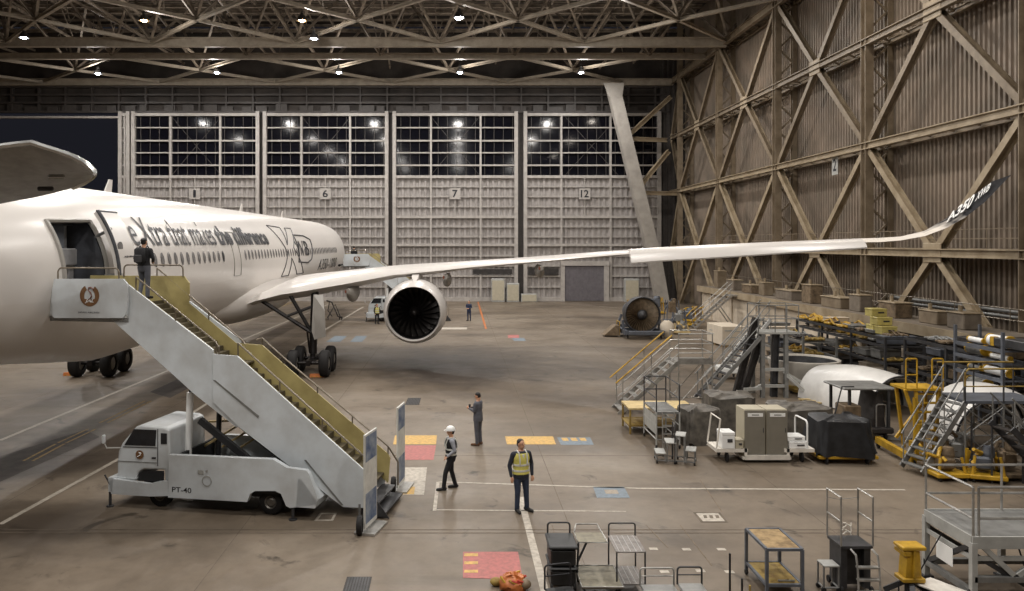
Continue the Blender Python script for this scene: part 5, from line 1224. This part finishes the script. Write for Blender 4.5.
m = MB(); m.bevbox((0,.2,.55),(.32,.3,.8),.04); m.build('jack_body','steel_dark',t); m = MB(); m.arch((-.15,-.05,.4),(.18,-.05,.4),1.2,.08,.025); m.build('jack_handle','alu',t); m = MB(); m.bar((-.3,.2,.12),(.85,-.3,.1),.12); m.bar((-.2,.5,.12),(.5,.9,.1),.12); m.build('jack_leg','steel_grey',t); caster(t,(.85,-.3,0),.08); caster(t,(-.3,.2,0),.08)
# yellow maintenance platform
t = thing('yellow_platform','bright yellow ladder platform with two guard hoops','work platform',(13.45,23.2,0)); zt = 2.27
m = MB(); m.bb(-.1,1.,0,.9,zt-.07,zt); m.build('deck','yellow',t)
for x0_ in (-.1,.68): 
    m = MB(); m.arch((x0_,.05,zt),(x0_+.33,.05,zt),3.15,.05,.024); m.tube((x0_,.05,zt+.4),(x0_+.33,.05,zt+.4),.02); m.build('guard_hoop','yellow',t)
for x in (.22,.92): MB().bar((x,.1,zt-.05),(x-.25*(1 if x > .5 else .2)+.0,-.05,.25),.09,.12).build('ladder_rail','yellow',t)
for i in range(7): z = .45+.27*i; MB().bb(.12+.02*i,.72+.03*i,-.06+.02*i,.1+.02*i,z,z+.04).build('rung','yellow',t)
for a,b in (((-.1,.1,zt-.05),(.2,.1,1.3)),((.98,.85,zt-.05),(.9,.85,.3)),((.05,.85,zt-.05),(.3,.85,.3)),((.05,.85,.6),(.9,.85,1.7)),((.2,.05,.9),(.9,.85,.4))): MB().bar(a,b,.08).build('support_strut','yellow',t)
m = MB(); m.bar((.0,-.2,.2),(.05,1.9,.28),.16,.2); m.bar((.9,-.1,.2),(.95,1.6,.25),.14,.18); m.bar((0,0,.22),(.95,0,.22),.14,.16); m.build('base_arm','yellow',t)
m = MB(); m.bevbox((.3,-.02,1.0),(.2,.2,.5),.03); m.tube((.15,.0,.4),(.12,.0,2.0),.05); m.build('lift_ram','yellow',t)
for p_ in ((0,-.2),(.05,1.85),(.9,-.1),(.95,1.55)): caster(t,(*p_,0),.1)
# scaffold stair
t = thing('scaffold_stair','grey scaffold stair and deck with yellow top rails at the right side','scaffold',(13.1,22.0,0))
stair_flight(t,(0,0,.1),(1.45,.35,2.05),.75,9,'steel_grey','steel_grey',.95,'steel_grey'); m = MB(); m.bb(1.4,3.7,.3,1.6,2.0,2.08); m.build('deck','blue_steel',t)
Dk = [V(1.4,.3,0),V(2.5,.3,0),V(3.7,.3,0),V(3.7,1.6,0),V(2.5,1.6,0),V(1.4,1.6,0)]
m = MB()
for p in Dk: m.tube(V(p.x,p.y,2.05),V(p.x,p.y,2.95),.025,6)
m.build('rail_post','steel_dark',t); m = MB(); m.path([Dk[0]+V(0,0,2.5),Dk[0]+V(0,0,2.9),Dk[0]+V(.1,0,3.0),Dk[2]+V(0,0,3.0)],.028,6); m.path([Dk[5]+V(0,0,3.),Dk[3]+V(0,0,3.)],.028,6); m.path([Dk[0]+V(0,0,2.5),Dk[2]+V(0,0,2.5)],.02,6); m.build('top_rail','wood_yellow',t)
for p in Dk: MB().tube(V(p.x,p.y,.1),V(p.x,p.y,2.0),.028).build('leg','steel_grey',t); caster(t,(p.x,p.y,0),.1)
for a,b in zip(Dk,Dk[1:]+Dk[:1]):
    for z0_,z1_ in ((.3,1.1),(1.1,1.9)): m = MB(); m.tube(V(a.x,a.y,z0_),V(b.x,b.y,z1_),.018,5); m.tube(V(b.x,b.y,z0_),V(a.x,a.y,z1_),.018,5); m.tube(V(a.x,a.y,z0_),V(b.x,b.y,z0_),.018,5); m.build('cross_brace','steel_grey',t)
t = thing('tread_stair','dark stepped stair rising under the scaffold deck','stairs',(14.6,21.4,0)); stair_flight(t,(1.6,0,.1),(0,.0,1.7),.85,6,'steel_dark','junk_dark',.8,'steel_grey')
for p_ in ((.05,.0),(.05,.85),(.9,0),(.9,.85)): MB().tube((*p_,0),(*p_,1.7-(p_[0])),.025).build('leg','steel_dark',t)
for i,(px,py,hh,mt) in enumerate([(945,478,.8,'yellow'),(958,470,1.1,'junk_brown'),(985,480,.9,'yellow'),(1008,478,1.0,'junk_brown')]):
    tool_unit('tooling_dolly',['yellow tooling dolly under the foot of the scaffold stair','brown tooling dolly under the scaffold deck','low yellow tooling dolly near the foreground platform','brown tooling dolly at the right picture edge'][i],G(px,py),.9,.8,hh,mt,30+i)
# storage racks
def rack(label, x0, x1, y0, y1, levels, ph, mt, seed, items, posts_n=2, lname='storage_rack'):
    t = thing(lname,label,'storage rack',(x0,y0,0)); w_, l_ = x1-x0, y1-y0
    for i in range(posts_n):
        y = l_*i/(posts_n-1)
        for x in (0,w_): MB().bar((x,y,0),(x,y,ph),.09).build('upright',mt,t)
    for z in levels:
        m = MB()
        for x in (0,w_): m.bar((x,0,z),(x,l_,z),.07,.12)
        for i in range(int(l_/.6)+1): m.bar((0,i*.6,z+.0),(w_,i*.6,z+.0),.05,.05)
        m.build('shelf',mt,t)
    rnd = random.Random(seed); out = []
    for z in levels:
        y = .2
        while y < l_-.6:
            kind, cat, names = rnd.choice(items); L = rnd.uniform(.5,1.3); y2 = min(y+L, l_-.1); hh = rnd.uniform(.15,.42); ww = w_*rnd.uniform(.5,.85)
            out.append((kind,cat,names,V(x0+w_*.48,y0+(y+y2)/2,z+.06),(ww,(y2-y)*.9,hh),rnd)); y = y2+rnd.uniform(.05,.3)
    return t, out
def rack_item(kind, cat, mts, p, d, rnd, label, grp):
    u = thing(kind,label,cat,p,0,grp); mt = rnd.choice(mts)
    if kind == 'storage_box': MB().bevbox((0,0,d[2]*.45),(d[0],d[1],d[2]*.9),.03).build('box_body',mt,u); MB().bevbox((0,0,d[2]*.93),(d[0]*1.04,d[1]*1.04,.05),.015).build('box_lid',mt,u)
    elif kind == 'rolled_part':
        r_ = min(d[2]*.5,d[0]*.4); m = MB(); m.tube((0,-d[1]/2,r_),(0,d[1]/2,r_),r_,14); m.build('roll_body',mt,u,smooth=40)
        for s_ in (-1,1): MB().lathe([(.01,-.03),(r_*1.08,-.03),(r_*1.08,.03),(.01,.03)],(0,s_*d[1]/2,r_*1.05),'Y',14).build('roll_cap','yellow',u)
    else:
        m = MB()
        for i in range(4): m.path([(-d[0]*.4+d[0]*.25*i,-d[1]/2,.06),(-d[0]*.3+d[0]*.2*i,0,.06+d[2]*.6*rnd.random()),(-d[0]*.4+d[0]*.25*i,d[1]/2,.06)],.045,6)
        m.bevbox((0,0,.05),(d[0]*.9,d[1]*.5,.1),.02); m.build('frame_part',mt,u)
    return u
darks = [('storage_box','box',['junk_dark','steel_dark','blue_steel','junk_brown']),('frame_component','tooling',['junk_brown','steel_grey','junk_dark'])]
mixs = darks+[('frame_component','tooling',['yellow','wood_yellow']),('storage_box','box',['block_wall','steel_grey'])]
bright = [('rolled_part','aircraft part',['grey_light','helmet','steel_grey'])]
for lb,grp,il,args in (('dark steel rack with yellow frames on top, in front of the storage block','odds and ends on the dark rack by the storage block',mixs,(18.9,20.6,34.5,43.5,(.5,1.25,2.0,2.35),2.4,'steel_dark',1)),
    ('dark rack stacked with long parts behind the yellow platform','parts on the dark rack behind the yellow platform',darks,(19.2,21.0,25.,33.5,(.5,1.2,1.9,2.5),2.5,'steel_dark',2)),
    ('blue-grey shelf rack holding capped rolls at the right edge','capped rolls on the shelf rack at the right edge',bright,(18.3,19.2,26.2,28.7,(1.3,1.95,2.52,2.95),3.6,'blue_steel',3)),
    ('low scaffold rack behind the intake ring','parts on the low rack behind the intake ring',mixs,(16.6,18.2,37.5,43.0,(.4,1.1,1.8),2.1,'steel_grey',6))):
    t, out = rack(lb,*args[:7],args[7],il,4 if args[3]-args[2] > 4 else 2)
    for kind,cat,mts,p,d,rnd in out:
        nm = {'storage_box':'box','rolled_part':'grey roll with yellow end caps','frame_component':'tubular frame part'}[kind]
        rack_item(kind,cat,mts,p,d,rnd,'%s lying on the %s'%(nm,lb.split(' holding')[0].split(' with')[0].split(' stacked')[0].replace('blue-grey','blue-grey')),grp+' ('+nm+')')
for i,(px,py,w_,h_) in enumerate([(822,318,1.6,.55),(838,315,1.5,.6),(851,318,1.3,.5),(812,323,1.3,.4)]):
    k_ = 19.6/(px-CX); rack_item('tube_bundle','tooling',['yellow'],V(19.6,k_*F,2.42),(1.3,1.3,h_),random.Random(i),'bright yellow tubular frame heaped on the dark rack','yellow frames heaped on the rack')
for j,(dx,dy,dz) in enumerate([(0,0,0),(0,-.75,0),(0,-.35,.38),(0,.1,.74)]):
    Yc = 19.6/(877-CX)*F; case('yellow_box',['bottom far','bottom near','middle','topmost'][j]+' pale yellow box of the small stack on the dark rack',V(19.6+dx,Yc+dy,2.44+dz),(.7,.65,.36),'yellow_pale')
t = thing('long_dark_case','long dark grey case with a yellow end band on top of the shelf rack','case',V(18.8,26.6,3.05)); MB().bevbox((0,-.6,.16),(.7,2.2,.3),.03).build('case_body','steel_dark',t); MB().bevbox((0,.35,.16),(.72,.18,.32),.01).build('end_band','yellow',t)
# ================================================================ foreground platform, jack and carts
t = thing('scissor_platform','large grey railed work platform at the lower right corner','work platform',(9.28,14.05,0)); W_, L_, Z_ = 3.0, 1.42, 1.3
m = MB(); m.bb(0,W_,0,L_,Z_-.03,Z_); m.build('deck','steel_grey',t); m = MB(); m.bb(-.03,W_,-.04,0,Z_-.2,Z_+.02); m.bb(-.04,0,0,L_,Z_-.2,Z_+.02); m.bb(0,W_,L_,L_+.04,Z_-.2,Z_+.02); m.bb(-.02,W_,-.02,.02,Z_-.42,Z_-.34); m.bb(-.02,.02,0,L_,Z_-.42,Z_-.34); m.build('edge_beam','grey_light',t)
m = MB(); rails(m,[(0,0,0),(0,L_,0),(W_*.5,L_,0),(W_,L_,0)],Z_,2.2,(.38,),.024); m.build('guard_rail','alu',t,smooth=40); m = MB(); rails(m,[(.1,0,0),(1.6,0,0),(W_,0,0)],Z_,2.2,(.38,),.024); m.build('guard_rail','alu',t,smooth=40)
for x in (0,1.5,W_):
    for y in (0,L_): MB().bar((x,y,0),(x,y,Z_-.1),.1).build('leg','grey_light',t)
for a,b in (((0,0,.55),(W_,0,.55)),((0,L_,.3),(W_,L_,.3)),((0,0,.3),(0,L_,.3))): MB().bar(a,b,.1).build('cross_rail','steel_grey',t)
for a,b in (((0,.05,1.0),(1.5,.05,.1)),((.1,.0,1.2),(.8,.0,.55)),((1.5,0,1.1),(.7,0,.55)),((0,L_,1.0),(1.5,L_,.1)),((0,.1,1.1),(0,L_-.1,.35)),((1.5,.05,1.1),(W_,.05,.1))): MB().bar(a,b,.07,.09).build('scissor_arm','steel_dark' if a[1] > .04 else 'grey_light',t)
MB().bevbox((-.05,.75,.72),(.01,.5,.34),.004).build('notice_plate','helmet',t)
m = MB(); m.path([(1.0,.3,1.1),(1.1,.2,.6),(1.25,.2,.4),(1.4,.2,.6),(1.35,.3,1.1)],.015,6); m.build('hose','print_black',t)
for x in (0,1.5,W_):
    for y in (0,L_): MB().box((x,y,.02),(.2,.2,.04)).build('foot_plate','steel_dark',t)
t = thing('yellow_jack','short yellow flanged jack standing next to the large grey platform','jack',(8.4,14.5,0)); m = MB()
m.bevbox((0,0,.97),(.44,.34,.07),.015); m.bevbox((0,0,.38),(.42,.32,.08),.015); m.prism([V(-.15,-.12,.4),V(.15,-.12,.4),V(.11,-.12,.95),V(-.11,-.12,.95)],(0,.24,0)); m.box((0,-.14,.68),(.05,.06,.5)); m.build('jack_column','yellow',t)
m = MB(); m.bevbox((-.12,.02,.87),(.14,.36,.1),.02); m.build('jack_bracket','yellow',t)
for a in (.3,2.4,4.4): MB().bar((0,0,.36),(.42*math.cos(a),.42*math.sin(a),.04),.09).build('jack_leg','steel_dark',t)
MB().tube((-.0,0,.1),(0,0,.36),.09,12).build('jack_screw','steel_dark',t)
t = thing('low_dolly','low dolly with a scuffed pale plate beside the yellow jack','dolly',(8.85,14.2,0)); MB().bevbox((0,0,.3),(.5,.8,.04),.01,R=Matrix.Rotation(.5,3,'Z')).build('dolly_plate','trolley_white',t); m = MB(); m.bar((-.5,-.2,.2),(.3,.3,.2),.1); m.bar((-.2,.4,.2),(.2,-.4,.2),.1); m.build('dolly_frame','truck_dark',t)
for p_ in ((-.45,-.2),(.3,.3),(-.1,.4),(.2,-.4)): caster(t,(*p_,0),.07)
# narrow lift platform
t = thing('lift_platform','narrow upright lift platform with two railed sides, second from the right corner','work platform',(7.2,14.66,0)); Z_ = .9
m = MB(); m.bb(0,.6,0,.55,Z_-.05,Z_); m.build('deck','steel_dark',t)
for x in (0,.6): m = MB(); m.path([(x,0,Z_),(x,0,1.82),(x,.55,1.82),(x,.55,Z_)],.02,6); m.tube((x,0,1.36),(x,.55,1.36),.016); m.build('side_rail','alu',t,smooth=40)
m = MB(); m.path([(0,.5,1.66),(.2,.5,1.62),(.6,.5,1.66)],.006,5); m.build('safety_chain','steel_grey',t)
for x in (.08,.52): MB().bb(x-.06,x+.06,.05,.5,.08,Z_-.05).build('mast','steel_dark',t)
MB().bb(.14,.46,.2,.4,.1,Z_-.05).build('lift_unit','junk_dark',t)
for x in (.16,.56): m = MB(); m.path([(x,-.35,.0),(x,-.3,.6),(x,-.24,.82),(x,-.05,.86)],.02,6); m.build('ladder_hoop','alu',t,smooth=40)
for i in range(3): MB().bb(.16,.56,-.36+.02*i,-.26+.02*i,.16+.22*i,.19+.22*i).build('rung','alu',t)
for x in (.02,.58):
    for y in (.02,.53): caster(t,(x,y,0))
m = MB(); m.path([V(.3+.09*math.cos(a),.4+.05*math.sin(a),.96+.05*math.sin(a*2)+.004*a*5) for a in [i*.5 for i in range(26)]],.012,5); tag(m.build('cable_coil','trolley_white'),'loose coil of pale cable lying on the narrow lift platform','cable').location = (7.2,14.66,0)
step_stool('step_stool','small grey stool left of the narrow lift platform',V(7.05,14.85,0),.3,(.5,),math.radians(90))
# two-shelf steel table cart with wooden boards
t = thing('table_cart','blue-grey steel table cart with worn wooden boards on both shelves','cart',(5.74,14.5,0)); W_, L_ = .66, 1.03
m = MB()
for x in (0,W_):
    for y in (0,L_): m.bar((x,y,.1),(x,y,.9),.055)
for z in (.9,.24):
    m.bar((0,0,z),(W_,0,z),.05); m.bar((0,L_,z),(W_,L_,z),.05); m.bar((0,0,z),(0,L_,z),.05); m.bar((W_,0,z),(W_,L_,z),.05)
m.build('cart_frame','blue_steel',t); MB().bb(.03,W_-.03,.03,L_-.03,.89,.915).build('board','wood',t); MB().bb(.03,W_-.03,.03,L_-.03,.23,.255).build('board','wood_yellow',t)
for x in (0,W_):
    for y in (0,L_): caster(t,(x,y,0),.06)
MB().path([(6.0,14.62,.275),(6.3,14.6,.28)],.018,8).build('spanner','alu'); tag(bpy.data.objects['spanner'],'bright metal tool lying on the lower shelf of the wooden-boarded cart','tool')
# carts along the lower edge
t = thing('black_cart','black plastic two-tier service cart with a hoop handle','cart',(1.72,14.75,0)); W_, L_ = .56, .74
MB().bevbox((W_/2,L_/2,.82),(W_,L_,.06),.02).build('tray','black_cart',t); MB().bevbox((W_/2,L_/2,.42),(W_*.96,L_,.05),.02).build('tray','black_cart',t); MB().bevbox((W_/2,L_/2,.62),(W_*.86,L_*.9,.32),.03).build('drawer_box','black_cart',t); MB().bevbox((W_/2,L_/2,.24),(W_*.86,L_*.9,.3),.03).build('drawer_box','black_cart',t)
m = MB(); m.arch((.06,L_,.8),(W_-.06,L_,.8),1.05,.06,.018); m.build('push_handle','steel_dark',t,smooth=True)
for x in (.06,W_-.06):
    for y in (.06,L_-.06): caster(t,(x,y,0),.07)
t = thing('tray_cart','flat trolley with a folded-out mesh tray on an angled post','cart',(2.28,14.3,0))
m = MB(); m.bb(.02,.56,.62,1.12,.86,.88); m.build('mesh_tray','mesh_tray',t); m = MB(); m.path([(0,.6,.88),(.58,.6,.88),(.56,1.15,.88),(.5,1.3,.98),(.08,1.3,.98),(.02,1.15,.88)],.016,6,closed=True); m.build('tray_rim','alu',t,smooth=40); MB().bar((.0,.62,.3),(.02,.6,.88),.03).build('post','steel_dark',t); MB().bar((.0,.6,.5),(.2,.7,.86),.03).build('post_brace','steel_dark',t)
m = MB(); m.bevbox((.38,.5,.26),(.78,.95,.04),.01); m.build('platform','mesh_tray',t); m = MB(); m.path([(0,.02,.28),(.76,.02,.28),(.76,.98,.28),(0,.98,.28)],.016,6,closed=True); m.build('platform_rim','alu',t)
for x in (.06,.7):
    for y in (.1,.9): caster(t,(x,y,0),.1)
t = thing('slatted_cart','two-shelf cart with grey striped boards and a rear hoop','cart',(2.95,14.55,0)); W_, L_ = .56, .82
for z in (.84,.24):
    MB().bb(0,W_,0,L_,z-.02,z).build('board','stripe_board',t); m = MB()
    for i in range(5): m.bb(W_*(.1+.19*i),W_*(.1+.19*i)+.012,.01,L_-.01,z,z+.004)
    m.build('board_stripe','grey_light',t)
for x in (.015,W_-.015):
    for y in (.015,L_-.015): MB().tube((x,y,.1),(x,y,.84),.016,6).build('leg','steel_dark',t)
MB().arch((.02,L_,.8),(W_-.02,L_,.8),1.08,.05,.016).build('push_handle','steel_dark',t,smooth=True)
for x in (.02,W_-.02):
    for y in (.02,L_-.02): caster(t,(x,y,0),.06)
def hoop_cart(label, x, y, w_, d_, hz, mt, deck='steel_grey', rz=0, zd=.3):
    t = thing('hoop_cart',label,'cart',(x,y,0),rz); MB().arch((0,d_,zd),(w_,d_,zd),hz,.06,.018).build('push_handle',mt,t,smooth=True); m = MB(); m.tube((0,d_,zd+(hz-zd)*.55),(w_,d_,zd+(hz-zd)*.55),.012); m.build('handle_bar',mt,t)
    MB().bevbox((w_/2,d_/2,zd),(w_,d_,.05),.015).build('platform',deck,t)
    for a in (.06,w_-.06):
        for b in (.06,d_-.06): caster(t,(a,b,0),.1)
hoop_cart('low cart whose bright steel hoop shows at the bottom edge beside the striped cart',3.35,13.55,.62,.8,.62,'alu')
hoop_cart('low cart with a black hoop at the bottom edge, left of the thin black posts',4.05,13.7,.45,.7,.62,'steel_dark')
hoop_cart('dark cart with a slanting black handle in front of the black service cart',1.75,13.5,.5,.7,.74,'print_black','black_cart',.25)
t = thing('post_trolley','trolley of thin black upright posts at the bottom edge','cart',(4.95,13.9,0)); MB().bevbox((.2,.1,.2),(.5,.5,.05),.01).build('platform','wood_yellow',t)
for x,y,h_ in ((.0,.3,.95),(.13,.05,.6),(.25,.0,.5)): MB().tube((x,y,.2),(x,y,h_),.02).build('post','print_black' if x < .2 else 'wood_yellow',t)
for x in (.0,.4):
    for y in (-.08,.28): caster(t,(x,y,0),.08)
t = thing('broom','thin dark stick leaning on the large grey platform','tool',(9.2,14.9,0)); m = MB(); m.tube((-.3,.3,.03),(.02,-.02,1.05),.012); m.bevbox((-.3,.3,.03),(.1,.2,.06),.01); m.build('stick','print_black',t)
MB().tube((8.05,14.25,0),(8.05,14.25,.42),.014).build('thin_post','print_black'); m = MB(); tag(bpy.data.objects['thin_post'],'thin black post standing between the lift platform and the yellow jack','post')
# ================================================================ red-and-yellow strap heap, chocks, tripod, hoses
rnd = random.Random(12); t = thing('strap_heap','rumpled orange and yellow webbing bundle lying on the red floor panel','webbing',G(513,588)); 
m = MB(); v, f = _sph(V(0,0,.1),.26,22,12,(1,1.1,.62)); v = [V(q.x+rnd.uniform(-.03,.03),q.y+rnd.uniform(-.03,.03),max(.0,q.z+rnd.uniform(-.03,.04))) for q in v]; m.add(v,f); m.build('bundle','orange',t,smooth=60)
for i in range(6): a = rnd.uniform(0,6.28); m = MB(); m.path([V(.24*math.cos(a+j*.3),.24*math.sin(a+j*.3),.22-.03*j+.02) for j in range(5)],.022,5); m.build('webbing_strap','yellow' if i%2 else 'red',t)
m = MB(); m.sphere((-.32,.1,.08),.1,12,8,(1.2,1,.8)); m.build('bundle_end','wood_yellow',t,smooth=60); m = MB(); m.sphere((.2,-.1,.12),.12,12,8,(1.2,1,.8)); m.build('bundle_end','junk_brown',t,smooth=60)
for px,py,lb in ((71,375.5,'orange chock in front of the far main wheels of the aircraft'),(317,377,'orange chock in front of the near main wheels of the aircraft')):
    t = thing('wheel_chock',lb,'chock',G(px,py)); m = MB(); m.prism([V(-.35,-.1,0),V(-.35,.1,0),V(-.35,.05,.16),V(-.35,-.05,.16)],(.7,0,0)); m.build('chock_block','chock',t)
    for x in (-.2,.0,.2): MB().bb(x-.04,x+.04,-.11,.11,.0,.05).build('chock_band','yellow',t)
t = thing('tow_bar','dark wheeled tow bar assembly standing behind the near landing gear','tow bar',G(338,320)); m = MB(); m.path([(-1.1,.8,1.6),(-.6,.4,1.5),(0,0,.3),(.4,-.2,.2)],.06,6); m.path([(-.9,0,.2),(-.3,.4,1.3),(.2,.2,.2)],.05,6); m.path([(-.8,.5,1.6),(-.9,.2,.8),(-.5,0,.3)],.04,6); m.build('bar_frame','steel_dark',t); caster(t,(.35,-.15,0),.18); caster(t,(-.85,.0,0),.15); caster(t,(.1,.2,0),.15)
for px,w_,h_,lb in ((497.5,1.5,2.6,'left pale cabinet against door 7'),(512,1.4,2.1,'right pale cabinet against door 7'),(528,1.8,.9,'low pale box against door 12 by the shutter'),(629,1.6,2.6,'pale cabinet right of the grey roller shutter')):
    t = thing('wall_cabinet',lb,'cabinet',(bx(px),YB-1.2,0)); MB().bevbox((0,0,h_/2),(w_,.8,h_),.04).build('cabinet_body','grey_light',t); MB().bevbox((0,-.41,h_*.5),(w_*.9,.03,h_*.85),.01).build('cabinet_door','cabinet_side',t)
# ================================================================ floor paint
def patch(name, pts, m, kind='structure', z=.004): return quad(name, pts, m, z, kind=kind)
patch('trim_3',[(463,552),(518,552),(523,580),(463,578)],'paint_red')
for i,y in enumerate((555,563,571.5)): patch('trim_4',[(464.5,y-1.3),(478,y-1.3),(478,y+1.5),(464,y+1.5)],'paint_yellow',z=.0062)
patch('trim_5',[(505,436.5),(553,436.5),(556,444.5),(507,444.5)],'paint_yellow'); patch('trim_6',[(557,437.5),(590,437.5),(594,445),(561,445)],'paint_blue')
for i in range(3): patch('trim_6',[(561+9*i,438),(567+9*i,438),(569+9*i,441),(563+9*i,441)],'paint_yellow',z=.0062)
patch('trim_7',[(395,435.5),(437,435.5),(436,444.5),(393,444.5)],'paint_yellow'); patch('trim_8',[(404,445.5),(436,445.5),(433.5,460),(404,460)],'paint_red')
patch('trim_9',[(402,467.5),(427,467.5),(424,495),(397,495)],'paint_white'); patch('trim_10',[(402,487),(415,487),(414,494.5),(400,494.5)],'paint_yellow',z=.0062)
patch('trim_11',[(593,487),(624,487),(630,498),(597,498)],'paint_blue'); patch('trim_12',[(693,512.5),(720,512.5),(728,522.5),(701,522.5)],'joint'); patch('trim_12',[(696,513.5),(718,513.5),(725,521.5),(703,521.5)],'paint_white',z=.0062)
patch('trim_13',[(604,490),(617,490),(619,494),(606,494)],'steel_plate',z=.0062)
for px in (703,709,715): patch('trim_12',[(px,515.5),(px+3.4,515.5),(px+4.6,518.5),(px+1.2,518.5)],'joint',z=.008)
patch('trim_14',[(508,335),(519,335),(519,338),(508,338)],'paint_red'); patch('trim_14',[(512,338),(524,338),(526,341),(514,341)],'paint_blue')
patch('trim_15',[(335,336),(347,336),(340,342),(326,342)],'paint_blue'); patch('trim_15',[(356,336),(367,336),(362,342),(350,342)],'paint_blue')
patch('trim_16',[(440,327.5),(467,327.5),(467,329.5),(440,329.5)],'paint_white')
mb = MB()
for a,b,w_ in (((438,482),(640,488.5),.09),((640,488.5),(905,490),.1),((434.5,510),(626,511.6),.06),((438,482),(434.5,511),.09),((520.5,497),(547,600),.16),((0,440.5),(156,375.6),.16),((156,375.6),(330,303.5),.16),((0,524.5),(118,459.5),.14),((118,459.5),(323,331),.14),((323,331),(363,307),.2),((548,292),(640,310),.1)):
    strip(mb, G(*a) if a[1] > 300 else G(a[0],302), G(*b), w_)
struct(mb.build('trim_17','paint_white'))
mb = MB()
for a,b in (((28,461),(60,444)),((62,443),(92,429)),((103.5,423),(148,401)),((262,312),(300,300))):
    A_, B_ = G(*a), G(*b); d_ = (B_-A_); n_ = V(-d_.y,d_.x,0).normalized()*.14
    for s_ in (-1,1): strip(mb, A_+n_*s_, B_+n_*s_, .09)
struct(mb.build('trim_18','paint_ylline'))
patch('trim_19',[(-60,475),(85,430),(100,437),(-40,500)],'asphalt_patch',z=.002); patch('trim_20',[(150,392),(176,380),(200,382),(170,398)],'asphalt_patch',z=.002)
mb = MB(); strip(mb,G(478,302),G(486,329),.16); struct(mb.build('trim_21','orange'))
mb = MB()
for z_ in (17.75,17.95): strip(mb,(-30,z_,0),(24,z_,0),.035)
for y in (24.2,31.4,41,50,60,70,80): strip(mb,(-45,y,0),(24,y,0),.022,.001)
for x in (-18.,-11.5,-5,2.6,8.6,14.6,20.6): strip(mb,(x,5,0),(x,88,0),.02,.001)
struct(mb.build('trim_22','joint'))
for pts in ([(347,577),(372,577),(367,600),(340,600)],[(408,398),(421,398),(419,405),(405,405)]):
    o = patch('trim_23',pts,'grate'); P = [G(*p) for p in pts]; g_ = MB()
    for i in range(1,9): a_, b_ = P[0].lerp(P[1],i/9), P[3].lerp(P[2],i/9); strip(g_,a_,b_,.03,.007)
    g_.build('grate_bar','steel_dark',o)
patch('trim_24',[(320,513),(337,513),(333,521),(314,521)],'paint_white')
patch('trim_24',[(322,514.2),(334,514.2),(331,519.8),(318,519.8)],'joint',z=.0062)
mb = MB()
for px,py in ((653,549),(686,549.5),(721,549.5),(664,572),(700,571),(729,572),(557,561),(862,543),(858,576)):
    a_ = G(px,py); strip(mb,a_-V(.08,0,0),a_+V(.1,0,0),.13 if px != 557 else .2)
struct(mb.build('trim_25','paint_white'))
mb = MB()
for a,b in (((646,525),(668,548)),((680,525),(712,566)),((552,525),(560,552)),((700,480),(722,512))): strip(mb,G(*a),G(*b),.02)
struct(mb.build('trim_26','junk_brown'))
